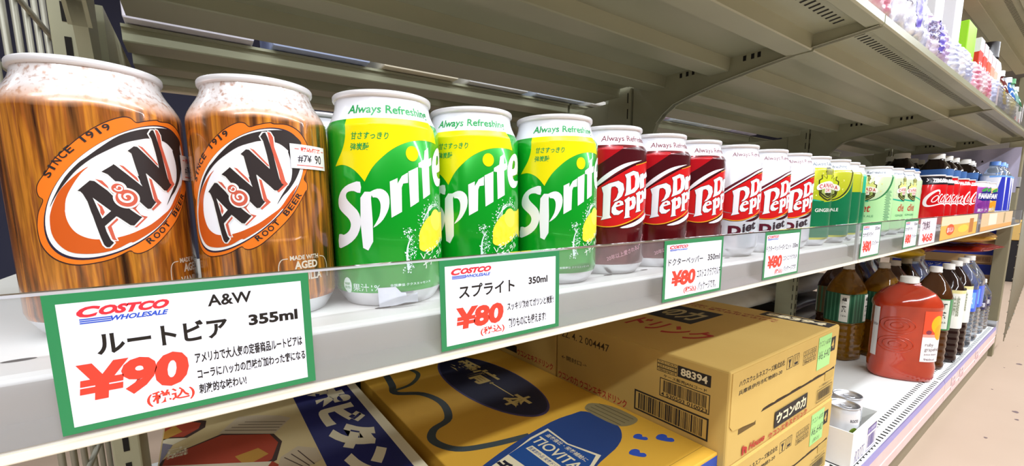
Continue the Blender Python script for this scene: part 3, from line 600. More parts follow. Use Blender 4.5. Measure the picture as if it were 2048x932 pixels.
# dark red cans
def dp_art(diet):
    a = Art(); redm = MK('d01a1c', rough=.25); gold = MK('f0a822', rough=.3); wh = MK('f3f1f4', rough=.25); dk = MK('3a060c', rough=.25)
    if not diet:
        a.poly([(-52, 96), (-30, 99), (-10, 104), (14, 105), (14, 92), (-14, 87), (-36, 77), (-52, 70)], MK('480a12', rough=.25), 1, sm=3)
        a.poly([(-46, 100), (-33, 104), (-15, 105), (-22, 99), (-36, 90), (-46, 85)], MK('b8121c', rough=.22), 1.5, sm=3)  # bright red patch paints a gloss highlight into the print
    R = AR('dp_red')
    top = smooth(R[:5], 5, False); bot = smooth(R[6:], 5, False)
    big = [(-50, 58), (-50, 66)] + top + [(16, 94), (18, 60), (12, 52)] + bot
    a.poly([(x, z + (1.3 if i < len(top) + 2 else -.9)) for i, (x, z) in enumerate(big)], dk, 2)
    a.poly(big, redm, 3)
    a.line(R[7:], 1.0, gold, 4, .6, sm=4); a.line([(12, 53.5)] + R[7:9], .9, gold, 4, .8, sm=4); a.line(R[3:5] + [(14, 93.6)], .5, gold, 4, .8, sm=4)
    sw = AR('dp_swoosh')
    if diet:
        S2 = AR('dd_swoosh')
        L = [p for p in top]; a.line([(-50, 67.4)] + [(x, z + 1.9) for x, z in top] + [(14, 96)], 1.6, wh, 4.2, .9); a.line([(-50, 70.6)] + [(x, z + 4.3) for x, z in top], 3.0, MK('5a1220', rough=.3), 4.3, .5)
    else:
        a.poly([(-50, 75)] + smooth(sw[:5], 4, False) + smooth(sw[4:], 4, False) + [(-50, 69)], wh, 4.2)
    a.poly(AR('dp_sw2'), dk if diet else wh, 4.4, sm=3); a.line([(-48, 54), (-36, 49.5), (-26, 48.5)], 1.2, wh if not diet else MK('8a8a90'), 4.4, .1, sm=3)
    for k in ('dp_P', 'dp_D', 'dp_r', 'dp_e', 'dp_p1', 'dp_p2', 'dp_p3'): a.line(AR(k), .7, dk, 5, closed=True)
    for k, h in (('dp_P', None), ('dp_D', 'dp_Dh'), ('dp_r', None), ('dp_e', 'dp_eh'), ('dp_p1', 'dp_p1h'), ('dp_p2', 'dp_p2h'), ('dp_p3', None)):
        a.poly(AR(k), wh, 6)
        if h: a.poly(AR(h), redm, 7)
    a.text('.', 8, 72, 8.6, 72.6, wh, 6)
    a.text('Always Refreshing', 0, 0, 1, 1, MK('7a2434' if not diet else '8a5a66'), 2, .012, quad=((-34, 108), (21, 108.2), (-33.6, 114)))
    if diet:
        dt = MK('5a1426', rough=.3)
        a.text('D', -34, 24.5, -20.5, 35, dt, 5, .06); a.text('iet', 0, 0, 1, 1, MK('3a2a30', rough=.3), 5, .03, quad=((-19, 27), (-1, 31.5), (-19, 36.5)))
    else:
        a.text('20年以上愛される', 0, 0, 1, 1, MK('c98a96'), 5, .01, quad=((-26, 12), (2, 21), (-27, 16)))
        a.text('FLAVORS', 0, 0, 1, 1, MK('c98a96'), 5, .01, quad=((2, 22), (10, 34), (4, 21)))
    return a
dpm = can_mat('maroon_print', '84101a', .2, .3, noise=(16, .5, '3a070d', (1, 1, .5)))
dpg = 'dark red soda cans'
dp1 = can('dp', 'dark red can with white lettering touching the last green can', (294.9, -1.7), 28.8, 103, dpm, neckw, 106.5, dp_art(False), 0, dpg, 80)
dp1['label'] = 'dark red spiced soda can standing next to a green can'
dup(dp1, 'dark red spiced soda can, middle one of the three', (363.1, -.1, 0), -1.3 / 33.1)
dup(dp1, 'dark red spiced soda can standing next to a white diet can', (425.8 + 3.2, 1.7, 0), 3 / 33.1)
ddm = can_mat('diet_white_print', 'e9e9ee', .25, .3)
dd1 = can('dd', 'white diet can with a red band beside the dark red cans', (499, -3.2), 28.8, 103, ddm, neckw, 106.5, dp_art(True), 0.0, 'white diet spiced soda cans', 72)
dd1['label'] = 'white and red diet soda can standing next to a dark red can'
dup(dd1, 'white and red diet soda can, middle one of the three', (570.7, -3.7, 0), -.3 / 33.1)
dup(dd1, 'white and red diet soda can standing next to the yellow-green ginger ale', (640, -3.8, 0), -2.7 / 33.1)

# ginger ale cans
def cd_art(diet):
    a = Art(); blk = MK('38381c', rough=.3); wh = MK('f2efe6', rough=.3); dg = None; teal = MK('2fae8c', rough=.25)
    yg = MK('c9d42a', rough=.25)
    if not diet:
        bot = [(-52, 78), (-38, 71), (-20, 64.5), (0, 61.5), (16, 65), (30, 76), (42, 92), (46, 107), (52, 107), (52, 12), (-52, 12)]
        a.poly([(-52, 12), (-52, 78)] + smooth(bot[0:8], 5, False) + [(52, 107), (52, 12)], MK('157045', rough=.22), 1)
        a.poly([(-52, 78), (-52, 90)] + smooth([(-44, 80), (-28, 67), (-10, 62), (-20, 62.5), (-36, 66)], 4, False), teal, 2)
        a.rect(52, 12, 156, 76, MK('157045', rough=.22), 1); a.rect(60, 76, 70, 106, MK('2fae8c', rough=.25), 1); a.line([(0, 61.5), (16, 66), (29, 77), (38, 92), (41, 107)], 1.2, blk, 2.1, 3.2, sm=5); a.line([(-6, 61), (14, 63.5), (30, 74), (42, 90), (46, 107)], .8, yg, 2.2, 2.2, sm=5)
        a.text('GINGER ALE', -17.6, 47, 18.3, 51.8, wh, 3, .01)
        a.poly(ellipse(-28, 101, 6, 6.5), blk, 2); a.poly(ellipse(-28, 101, 5.6, 6.1), yg, 2.5); a.text('No.1', -32, 99, -24.5, 103, blk, 3)
    else:
        a.poly([(-52, 12), (-52, 78)] + smooth([(-52, 78), (-38, 71), (-20, 64.5), (0, 61.5), (16, 65), (30, 76), (42, 92), (46, 107)], 5, False) + [(52, 107), (52, 12)], MK('b9e6a6', rough=.25), 1)
        a.line([(-44, 74), (-28, 67), (-10, 63), (6, 62.5)], 1.6, teal, 2, 3.4, sm=5)
        a.line([(4, 62), (18, 66), (31, 77), (40, 92), (44, 107)], .8, MK('2a7a44'), 2.1, 5, sm=5)
        a.text('diet', 0, 0, 1, 1, MK('c04a38', rough=.3), 3, .02, quad=((-13, 43), (9, 43), (-11, 57)))
        a.text('GINGER ALE', -16, 34, 15, 37.6, MK('4a8a5a'), 3, .01)
        for k in range(26): a.rect(30 + (k % 2) * 2, 26 + k * 2.1, 44 - (k % 3) * 2, 27.2 + k * 2.1, MK('5a8a66'), 2)
    random.seed(5)
    for i in range(40):
        px_, py_ = random.uniform(-26, 26), random.uniform(68, 100); r_ = random.choice((.3, .5, .9)); a.poly(ellipse(px_, py_, r_, r_, n=8), MK('f2ea8a'), 2)
    sh = [(-15.5, 80), (-16, 90), (-12, 92.5), (-13, 97.5), (-5, 92), (-4, 96), (-7, 101), (-4, 107), (4, 107.5), (7, 101), (4, 96), (5, 92), (13, 97.5), (12, 92.5), (16, 90), (15.5, 80), (14, 70), (7, 64.5), (0, 61.8), (-7, 64.5), (-14, 70)]
    a.poly(sh, blk, 3); a.poly([(x * .9, 84 + (z - 84) * .9) for x, z in sh], yg if not diet else MK('dfe28a'), 4)
    a.poly([(-13, 81), (-13, 72), (-6, 67), (0, 65), (6, 67), (13, 72), (13, 81)], blk, 5); a.poly([(-11, 81), (-11, 73), (-5, 69), (0, 67), (5, 69), (11, 73), (11, 81)], MK('9fae5a'), 5.5)
    a.poly([(-6, 71), (-2, 74), (1, 72), (4, 77), (8, 76), (6, 70), (0, 68)], blk, 5.7, sm=2)
    for k in (-4, 0, 4): a.poly([(k - 1.6, 97), (k + 1.6, 97), (k + 1.9 * (1 if k > 0 else 1), 105), (k - 1.9, 105)], MK('8a8a4a'), 5)
    a.poly(smooth([(-16, 76.5), (-16, 84), (0, 88.5), (16, 84), (16, 76.5), (0, 80)], 4), wh, 6)
    for i, ch in enumerate('CANADA'): a.text(ch, -14.6 + i * 5, 78 + 2.2 * math.sin(PI * (i + .5) / 6), -10.4 + i * 5, 83.6 + 2.4 * math.sin(PI * (i + .5) / 6), MK('c0283a'), 7, .03)
    a.poly([(-6.5, 73), (6.5, 73), (6, 79.5), (-6, 79.5)], wh, 6.5); a.text('DRY', -5, 74, 5, 78.6, MK('c0283a'), 7, .02)
    a.text('Always Refreshing', -24, 108, 30, 114, MK('5a6a7a'), 2, .012)
    return a
cgm = can_mat('lime_print', 'bccb22', .22, .3, noise=(20, .6, 'd6d23a')); cdm = can_mat('pale_green_print', 'd9ecc0', .25, .25)
R_ = 1 / 33.1
cg1 = can('cg', 'x', (706.3, -3.8), 28.8, 103, cgm, neckw, 106.5, cd_art(False), (-7.8) * R_, 'yellow and green ginger ale cans', 72)
cg1['label'] = 'yellow and green ginger ale can standing next to a white diet can'
dup(cg1, 'yellow and green ginger ale can turned to show the right half of its crest', (782.4, -3.8, 0), -40.5 * R_)
dup(cg1, 'yellow and green ginger ale can mostly hidden, third of its kind', (850, 4, 0), -95 * R_)
dup(cg1, 'yellow and green ginger ale can, a sliver seen before the pale diet cans', (918, 16, 0), -70 * R_)
dc1 = can('dc', 'x', (990.9, -3.8), 28.8, 103, cdm, neckw, 106.5, cd_art(True), -50 * R_, 'pale green diet ginger ale cans', 72)
dc1['label'] = 'pale green diet ginger ale can fully visible, showing a bar code panel'
dup(dc1, 'pale green diet ginger ale can, second of its kind', (1062.5, -3.8, 0), -3.8 * R_)
dup(dc1, 'pale green diet ginger ale can, third of its kind, its crest facing the aisle', (1134.9, -3.8, 0), -6.4 * R_)
dup(dc1, 'pale green diet ginger ale can, a sliver touching the first cola', (1205, 2, 0), 20 * R_)

# cola cans
def ck_art(zero):
    a = Art(); wh = MK('fbeeee', rough=.3); X = -51.5
    C1 = [(29, 87), (24, 88.5), (16, 85), (7, 77), (1, 67), (0, 57), (3, 51), (9, 49), (18, 50.5), (28, 53.5), (37, 55), (44, 53.5), (52, 50), (48, 55), (40, 58.5), (30, 57), (18, 53.5), (10, 53), (6.5, 57), (7, 65), (12, 74), (19, 81), (25, 84.5), (28, 82), (27, 77.5), (29.5, 79)]
    a.poly([(X + x, z) for x, z in C1], wh, 3, sm=3)
    def ring(cx, cz, rx=4.2, rz=8.6, w_=1.9): a.line([(X + x, z) for x, z in ellipse(cx, cz, rx, rz, -36, n=28)], w_, wh, 3, closed=True)
    ring(21, 67.5); a.line([(X + 36, 76), (X + 33.5, 78), (X + 29.5, 72), (X + 27.5, 62), (X + 30, 58.5), (X + 34, 62)], 2.3, wh, 3, 1.2, sm=4)
    ring(38.5, 67.5, 3.4, 9); a.line([(X + 44.5, 78), (X + 41, 62), (X + 42.5, 58.5), (X + 46, 63)], 2.3, wh, 3, 1.0, sm=4)
    a.line([(X + 46.5, 69), (X + 51, 70)], 1.8, wh, 3)
    C2 = [(x * .72 + 47, 53 + (z - 49) * .9) for x, z in C1[:10] + C1[16:]]
    a.poly([(X + x, z) for x, z in C2], wh, 3, sm=3)
    ring(63, 68.5, 3.2, 9); a.line([(X + 76, 86), (X + 71, 84), (X + 67, 70), (X + 67.5, 60), (X + 70, 59), (X + 73, 63)], 2.2, wh, 3, 1.2, sm=4)
    ring(77, 67.5, 3.4, 9); a.line([(X + 83, 78), (X + 80, 62), (X + 82, 58.5), (X + 85, 63)], 2.3, wh, 3, 1.0, sm=4)
    if zero:
        a.rect(-104, 100, 104, 118.6, MK('17171f', rough=.25), 2); a.text('ZERO SUGAR', -38, 104.6, 12, 113.6, wh, 4, .05)
        a.line([(-49, 114), (-45.5, 110.5), (-49, 107)], 1.7, wh, 4)
    else:
        a.text('ORIGINAL TASTE', -44, 104.6, 22, 113.6, wh, 4, .05)
    return a
ckm = can_mat('cola_red', 'd90a12', .26, .15)
ck1 = can('ck', 'x', (1401.3, -3.8), 28.8, 103, ckm, ckm, 106, ck_art(True), 0, 'red cola cans', 64)
ck1['label'] = 'red cola can with a black ZERO collar, standing first after the ginger ale'
dup(ck1, 'red cola can with a black collar, half behind the first cola', (1470.1, -3.8, 0), -3 * R_)
ck3 = can('ck', 'x', (1538.6, -3.8), 28.8, 103, ckm, ckm, 106, ck_art(False), -2 * R_, 'red cola cans', 64)
ck3['label'] = 'all-red cola can next to the ones with black collars'
dup(ck3, 'all-red cola can, second of the all-red ones', (1678.9, -3.8, 0), -19 * R_)
dup(ck3, 'all-red cola can standing next to the purple can', (1772.2, -3.8, 0), -19 * R_)
def fa_art(c1, fr):
    a = Art(); wh = MK('f4f2f8', rough=.3); nv = MK('22247a', rough=.3)
    a.poly(ellipse(-10, 78, 24, 15, 8), nv, 2, ); a.text('FANTA', -32, 70, 14, 86, wh, 4, .06)
    a.poly(ellipse(-14, 97, 12, 5, 20), MK('3f9a4a'), 3)
    for k in range(5): a.poly(ellipse(-24 + k * 9, 50 + 5 * (k % 2), 8, 9), MK(fr), 2.2 + .1 * k)
    a.text('果汁', -30, 30, -12, 40, wh, 4, .02); return a
f1 = can('fa', 'x', (1942.9, -3.8), 28.8, 103, can_mat('grape_print', 'a94fae', .25, .2), neckw, 106, fa_art('a', '7a2a8a'), 0, 'fruit soda cans', 56)
f1['label'] = 'purple grape soda can standing next to a red cola'
dup(f1, 'purple grape soda can standing next to the orange one', (2010, -3.8, 0), 0)
f2 = can('fa', 'x', (2133.6, -3.8), 28.8, 103, can_mat('orange_print', 'f3cf7a', .25, .2), neckw, 106, fa_art('b', 'f29a1c'), 0, 'fruit soda cans', 56)
f2['label'] = 'orange fruit soda can, the last can before the tall clear bottles'

for i in range(3):
    t = thing('rear_base_deck', ['far-side base deck behind the printed cartons', 'far-side base deck carrying the pile of sacks', 'far-side base deck at the far end'][i], 'shelf', (XB[i], 415, -440), group='far-side base decks')
    MB().box(0, 0, -5, 897, 370, 0, mat('base_white', 'f3f4f0', .4)).build('deck', t); MB().box(0, 355, -130, 897, 360, -5, mat('kick_plate', '8d8068', .6)).build('kick_plate', t)
# ---------------------------------------------------------------- clear price rails and cards
def price_rail(label, x0, x1, y=-61.6, z0=-21, z1=30, m=None, group='clear price rails'):
    t = thing('price_rail', label, 'price rail', (x0, y, z0), group=group); L = x1 - x0; h = z1 - z0
    m = m or clear
    MB().add([(0, 0, 0), (L, 0, 0), (L, 0, h), (0, 0, h)], [(0, 1, 2, 3)], m).build('front_sheet', t)
    MB().prism([(-.5, h - .2), (-.5, h + .9), (.2, h + 1.3), (1.6, h + 1.0), (1.6, h + .2), (.5, h - .2)], 'x', 0, L, film('rail_lip', 'eef2fa', .45, .15)).build('top_lip', t)
    em = film('rail_end', 'f2f4e8', .5, .1); MB().box(-.4, -.3, 0, .8, 3, h, em).build('end_edge', t); MB().box(L - .8, -.3, 0, L + .4, 3, h, em).build('end_edge', t)
    return t
price_rail('clear plastic price rail along the brown, green and red cans', -139, 744)
price_rail('clear plastic price rail along the ginger ale and cola cans', 748, 1660)
price_rail('clear plastic price rail at the far end of the can shelf', 1664, 2559)
cf = MK('2c8450', rough=.35)
def card(label, x0, x1, fn, z0=-20, z1=29.8, y=-62.3):
    W_ = x1 - x0; t = thing('price_card', label, 'price card', (x0, y, z0), group='price cards in the rail'); h = z1 - z0
    b = MB(); b.box(0, 0, 0, W_, .35, h, cf)
    A = Art(); A.rect(3.1, 2.4, W_ - 3.2, h - 3.4, MK('eff0fa', rough=.5), 1); fn(A, W_, h)
    A.onto(b, plane_map((0, 0, 0), (1, 0, 0), (0, 0, 1), (0, -1, 0)), .04, .03)
    b.build('card_face', t)
    return t
def costco(A, x0, z0, x1, z1):
    h = z1 - z0; w_ = x1 - x0
    r = MK('e0303c'); 
    A.text('C', x0, z0 + h * .38, x0 + w_ * .25, z1, r, 3, .05, .3); A.text('OSTCO', x0 + w_ * .225, z0 + h * .42, x1, z1 - h * .03, r, 3, .06, .35)
    A.text('WHOLESALE', x0 + w_ * .34, z0 + h * .03, x1 - w_ * .02, z0 + h * .33, blue, 3, .035, .35)
    for k in range(3): A.rect(x0 + w_ * .02, z0 + h * (.02 + k * .11), x0 + w_ * .34, z0 + h * (.09 + k * .11), blue, 3)
def yen(A, s, x0, z0, x1, z1): A.text(s, 0, 0, 1, 1, red, 4, .05, .0, quad=((x0, z0), (x1, z0), (x0 + (z1 - z0) * .12, z1)))
def c1(A, w_, h):
    X, Z = 45, 20
    costco(A, -37.2 + X, 18.6 + Z, -12 + X, 24.8 + Z)
    A.text('A&W', -.3 + X, 19.8 + Z, 14.6 + X, 24.4 + Z, black, 3, .02); A.text('355ml', 12.8 + X, 9.8 + Z, 31.2 + X, 14.4 + Z, black, 3, .04)
    A.text('ルートビア', -33.4 + X, 6.8 + Z, 5.4 + X, 15 + Z, black, 3, .028)
    yen(A, '¥90', -41 + X, -9.6 + Z, -9.2 + X, 4.4 + Z); A.text('(税込)', -22 + X, -16 + Z, -7.5 + X, -10.4 + Z, red, 3, .022)
    A.text('アメリカで大人気の定番商品ルートビアは', -6.2 + X, -2.4 + Z, 32.2 + X, 2.2 + Z, black, 3, .025)
    A.text('コーラにハッカの風味が加わった癖になる', -6 + X, -8.9 + Z, 33 + X, -4.6 + Z, black, 3, .025); A.text('刺激的な味わい!', -6 + X, -15 + Z, 10 + X, -10.8 + Z, black, 3, .025)
card('green-bordered price card reading ¥90 in front of the root beer', -45.2, 36.4, c1)
def c2(A, w_, h):
    X, Z = -100, 20
    costco(A, 106.7 + X, 19 + Z, 132.5 + X, 24.9 + Z)
    A.text('350ml', 159.6 + X, 10.6 + Z, 174.6 + X, 15 + Z, black, 3, .03); A.text('スプライト', 111.2 + X, 7.9 + Z, 149 + X, 15.4 + Z, black, 3, .022)
    yen(A, '¥80', 107.8 + X, -9.6 + Z, 140 + X, 2.8 + Z); A.text('(税込)', 124.7 + X, -15.8 + Z, 141.3 + X, -10.6 + Z, red, 3, .018)
    A.text('スッキリ飲めてガツンと炭酸!', 143.5 + X, -4 + Z, 180 + X, 1.4 + Z, black, 3, .02); A.text('割りものにも使えます!', 144.4 + X, -14.2 + Z, 173.4 + X, -8.2 + Z, black, 3, .02)
card('green-bordered price card reading ¥80 below the lemon-lime cans', 100, 184.6, c2)
def c3(A, w_, h):
    X, Z = -296, 20
    costco(A, 303 + X, 21 + Z, 328.4 + X, 25.6 + Z)
    A.text('ドクターペッパー', 302 + X, 9 + Z, 352 + X, 15 + Z, black, 3, .015); A.text('350ml', 359.6 + X, 9.4 + Z, 379.6 + X, 14.8 + Z, black, 3, .02)
    yen(A, '¥80', 305.5 + X, -8.4 + Z, 340.8 + X, 4.6 + Z); A.text('(税込)', 325 + X, -16 + Z, 343.6 + X, -10.4 + Z, red, 3, .03)
    A.text('コストコ クラブマルチ', 344 + X, -4.6 + Z, 382 + X, 3 + Z, black, 3, .012); A.text('パッケージです。', 346 + X, -16 + Z, 375 + X, -8.4 + Z, black, 3, .012)
card('green-bordered price card below the dark red cans', 296, 384.5, c3)
def c4(A, w_, h):
    Z = 20
    costco(A, 5, 21 + Z, 30, 25.8 + Z)
    A.text('ドクターペッパーダイエット', 4, 9 + Z, 62, 15.5 + Z, black, 3, .012); A.text('350ml', 66, 10 + Z, 80, 15 + Z, black, 3, .02)
    yen(A, '¥80', 7, -9 + Z, 41, 4.6 + Z); A.text('(税込)', 26, -16.5 + Z, 44, -10.6 + Z, red, 3, .03)
    A.text('コストコ クラブマルチ', 45, -3 + Z, 80, 2.6 + Z, black, 3, .015); A.text('パッケージです', 47, -15 + Z, 78, -9 + Z, black, 3, .015)
card('green-bordered price card below the white diet cans', 466, 551, c4)
def c5(A, w_, h):
    Z = 20
    costco(A, 5, 21 + Z, 30, 25.8 + Z); A.text('カナダドライ', 5, 10 + Z, 50, 17 + Z, black, 3, .02); A.text('355ml', 56, 19 + Z, 78, 24 + Z, black, 3, .02)
    yen(A, '¥80', 7, -12 + Z, 44, 4.6 + Z); A.text('ジンジャー', 48, -4 + Z, 80, 3 + Z, black, 3, .02)
card('price card below the ginger ale cans at the joint of two rails', 757, 842, c5)
card('price card below the pale diet ginger ale cans', 972, 1056, c5)
def strip(name, label, x0, x1, h1, fn):
    t = thing('shelf_strip', label, 'shelf strip', (x0, -62.2, -20), group='printed strips in the far rail')
    b = MB(); b.box(0, 0, 0, x1 - x0, .3, 49, MK(h1, rough=.5)); A = Art(); fn(A, x1 - x0); A.onto(b, plane_map((0, 0, 0), (1, 0, 0), (0, 0, 1), (0, -1, 0)), .06, .05); b.build('strip_face', t)
strip('a', 'pale pink handwritten strip in the rail below the first cola', 1075, 1195, 'eedce6', lambda A, w_: [A.text('飲料', 10, 26, 70, 44, MK('6a5a6a'), 2, .02), A.text('¥68', 20, 4, 100, 20, red, 2, .03)])
strip('b', 'orange snack advert strip in the rail below the red colas', 1240, 1640, 'eeb04e', lambda A, w_: [A.rect(0, 30, w_, 49, MK('ead9b4'), 1), A.poly(ellipse(90, 20, 40, 12), MK('dd5a2a'), 2), A.poly(ellipse(230, 18, 60, 9), MK('f6cf4a'), 2), A.text('おいしい', 60, 14, 120, 26, white, 3, .03), A.rect(300, 5, 350, 40, MK('c07a3a'), 2)])
strip('c', 'beige strip in the rail at the far end of the can shelf', 1700, 2300, 'd8bd94', lambda A, w_: [A.rect(0, 0, w_, 12, MK('e8a860'), 1), A.rect(120, 14, 260, 46, MK('efe6cf'), 2), A.rect(400, 14, 430, 46, MK('b09a70'), 2)])

# base price rail: pink-tinted strip on the front of the base decks
pinkr = mat('pink_rail', 'e6cdc9', 0.35, noise=(30, .6, 'dcbdbb'))
for i in range(3):
    t = thing('base_price_rail', ['pink-tinted price rail on the base deck before the cartons', 'pink-tinted price rail on the base deck before the juice bottle', 'pink-tinted price rail on the base deck before the water bottles'][i], 'price rail', (XB[i] + (0, 78, 0)[i] if 0 else XB[i], -44, -500), group='price rails of the base decks')
    L = 897
    MB().prism([(0, 0), (5, 0), (5, 56), (0, 54)], 'x', 0, L, pinkr).build('front_sheet', t)
    MB().prism([(0, 54), (5.5, 56), (5.5, 62), (3.5, 63), (1, 56)], 'x', 0, L, mat('rail_violet', '8f86b8', .3)).build('top_lip', t)
    MB().box(0, -.6, 22, L, 0, 25, MK('f4e6e2', rough=.3)).build('ridge', t)
for k, x in enumerate((1745, 1860, 2120)):
    t = thing('price_card', ['small pale card on the base rail under the black tea', 'small pale card on the base rail after the black tea card', 'small pale card on the base rail under the water bottles'][k], 'price card', (x, -45, -488))
    b = MB().box(0, 0, 0, 62, .5, 40, MK('f0d4d6')); A = Art(); A.text('¥128', 8, 6, 54, 22, MK('c88a8e'), 1, .02); A.text('お茶', 12, 26, 44, 36, MK('9a8a90'), 1); A.onto(b, plane_map((0, 0, 0), (1, 0, 0), (0, 0, 1), (0, -1, 0)), .1, .05); b.build('card_face', t)

# ---------------------------------------------------------------- cartons
kblk = MK('2a2522', rough=.7); kred = MK('b8342a', rough=.7); note = MK('a9e08a', rough=.6)
def barcode(A, x0, z0, x1, z1, seed, m=None, layer=3, step=None):
    random.seed(seed); x = x0; m = m or kblk; W_ = x1 - x0
    while x < x1 - W_ * .01:
        w_ = random.choice((1, 1, 2, 3)) * W_ / 130; A.rect(x, z0, min(x + w_, x1), z1, m, layer); x += w_ + random.choice((1, 1, 2)) * W_ / 130
def crate_box(label, z, top):
    X, Y, Wd, Dp, H = 547, 3, 385, 341, 139.6
    t = thing('carton', label, 'carton', (X, Y, z), group='stacked drink cartons with green price notes')
    b = MB(); b.box(0, 0, 0, Wd, Dp, H, kraft, 3)
    zt = -160
    F = Art(); f = lambda x, zz: (x - X, zz - zt + H)
    def T(A, s, x0, z0, x1, z1, m=kblk, bold=.012, L=2): A.text(s, x0 - X, z0 - zt + H, x1 - X, z1 - zt + H, m, L, bold)
    def Rr(A, x0, z0, x1, z1, m=kblk, L=1): A.rect(x0 - X, z0 - zt + H, x1 - X, z1 - zt + H, m, L)
    T(F, 'ハウスウェルネスフーズ株式会社', 569, -186, 707, -177); T(F, '兵庫県伊丹市鋳物師3-20', 569, -198, 700, -191)
    for (xa, s) in ((715, 0), (739, 1)):
        F.frame(xa - X, -196 - zt + H, xa + 20 - X, -177 - zt + H, .9, kblk, 2)
        if s == 0: F.poly([(xa - X + q[0], q[1] - zt + H) for q in [(8, -194), (12, -194), (11.5, -187), (14.5, -183), (14.5, -179), (12, -183), (10, -180), (8, -183), (5.5, -179), (5.5, -183), (8.5, -187)]], kblk, 2)
        else: F.rect(xa + 4 - X, -194 - zt + H, xa + 16 - X, -190 - zt + H, kblk, 2); F.line([(xa + 6 - X, -189 - zt + H), (xa + 6 - X, -180 - zt + H), (xa + 9 - X, -180 - zt + H)], 1.2, kblk, 2); F.line([(xa + 13 - X, -189 - zt + H), (xa + 13 - X, -180 - zt + H), (xa + 16 - X, -180 - zt + H)], 1.2, kblk, 2)
    for k in range(3):
        F.frame(776 - X, -203 + k * 8 - zt + H, 828 - X, -196 + k * 8 - zt + H, .7, kblk, 2); T(F, ['100ml×6×10', 'ウコンエキス', 'ウコンの力'][k], 780, -201.5 + k * 8, 824, -197.5 + k * 8)
    Rr(F, 893, -204, 914, -178); F.text('4', 897 - X, -199 - zt + H, 908 - X, -183 - zt + H, kraft, 2, .04)
    # lower flap
    Rr(F, 688, -284, 808, -257); F.text('ウコンの力', 694 - X, -280 - zt + H, 803 - X, -261 - zt + H, MK('ecdfb8', rough=.7), 3, .05)
    T(F, 'ウコンエキスドリンク', 672, -296.5, 812, -286.5, kred, .025)
    F.poly([(590 - X + q[0], -293 - zt + H + q[1]) for q in [(0, 0), (5, 0), (5, 5), (9, 7), (9, 0), (14, 0), (14, 9), (7, 12), (5, 11), (5, 15), (0, 13)]], kred, 2); F.text('House', 609 - X, -292 - zt + H, 658 - X, -281 - zt + H, kred, 2, .03, .4)
    F.frame(850 - X, -290 - zt + H, 918 - X, -266 - zt + H, 1, kblk, 2); barcode(F, 855 - X, -286 - zt + H, 914 - X, -270 - zt + H, 5); T(F, 'ケース販売JANコード', 856, -263.5, 914, -259)
    F.onto(b, plane_map((0, 0, 0), (1, 0, 0), (0, 0, 1), (0, -1, 0)), 1.25, .05)
    # side facing the near end
    A = Art(); u = lambda y: (Y + Dp) - y if 0 else -y
    def TS(s, y0, z0, y1, z1, m=kblk, bold=.012, L=2): A.text(s, -y0, z0 - zt + H, -y1, z1 - zt + H, m, L, bold)
    def RS(y0, z0, y1, z1, m=kblk, L=1): A.rect(-y0, z0 - zt + H, -y1, z1 - zt + H, m, L)
    RS(80, -190.5, 29, -173.5); A.text('88394', -75, -187.5 - zt + H, -34, -176 - zt + H, MK('ecdfb8', rough=.7), 2, .03)
    for k in range(3): A.frame(-115, -191.5 + k * 6 - zt + H, -81, -185.8 + k * 6 - zt + H, .7, kblk, 2); TS(['100ml×6×10', 'エキスドリンク', 'ウコンの力'][k], 112, -190.3 + k * 6, 84, -187 + k * 6)
    TS('ケース販売JANコード', 103, -200, 34, -194.3)
    A.frame(-109, -230 - zt + H, -29, -201 - zt + H, 1.3, kblk, 2); barcode(A, -103, -222 - zt + H, -34, -204 - zt + H, 8); TS('4 530503 010023', 106, -228.5, 32, -223)
    A.frame(-155, -270 - zt + H, -29, -236 - zt + H, 2.6, kblk, 2); barcode(A, -147, -266 - zt + H, -37, -240 - zt + H, 9)
    TS('22. 4. 2 004447', 330, -191.5, 211, -178, MK('4a3a20'), .005); TS('←開封口→', 330, -236, 262, -227, MK('4a3a20'), .01)
    TS('ウコンの力 ウコンエキスドリンク', 338, -277, 170, -262, kred, .02)
    A.onto(b, plane_map((0, -Y, 0), (0, -1, 0), (0, 0, 1), (-1, 0, 0)), .15, .05)
    if top:
        A = Art()   # u = -y, v = x
        A.rect(-125, 889 - X, -6, 926 - X, kblk, 1); A.text('88394', -117, 896 - X, -16, 919 - X, MK('ecdfb8', rough=.7), 2, .05)
        A.text('ご注意ください 直射日光をさけて', -336, 850 - X, -78, 862 - X, MK('a8583a', rough=.7), 1, .04); A.text('横積み厳禁 割れもの注意', -336, 866 - X, -78, 878 - X, MK('a8583a', rough=.7), 1, .04)
        A.rect(-338, 716 - X, -166, 832 - X, kblk, 1); A.text('コンの力', -334, 735 - X, -178, 815 - X, MK('b8a878', rough=.7), 2, .04)
        A.text('キスドリンク', -338, 628 - X, -100, 694 - X, kred, 1, .03)
        A.onto(b, plane_map((0, -Y, H), (0, -1, 0), (1, 0, 0), (0, 0, 1)), .15, .05)
    b.build('box_body', t)
    f1_ = MB(); n = 30; random.seed(4)
    pts = [(4, H - 3)] + [(Wd - 4, H - 3), (Wd - 4, 64)] + [(Wd - 30 - k * (Wd - 120) / n, 62 + random.uniform(-.9, .9)) for k in range(n)] + [(82, 52), (74, 48), (12, 54), (4, 62)]
    f1_.prism([(p[0], p[1]) for p in pts], 'y', -1.1, .2, kraft); f1_.build('end_flap', t)
    s = MB(); s.box(8, -.25, 56.5, Wd - 8, .1, 61.5, MK('3a2a16', rough=.9)); s.box(30, -.2, 42, 80, .1, 50, MK('6a5226', rough=.9)); s.build('flap_gap', t)
    s = MB(); s.box(335, -.9, 44, 374, -.2, 58, MK('c2a256', rough=.8)); s.build('hand_slot', t)
    g = MB(); g.box(836 - X, -1.75, -226 + 160 + H, 892 - X, -1.45, -168 + 160 + H, note); A = Art(); ink = MK('20382a')
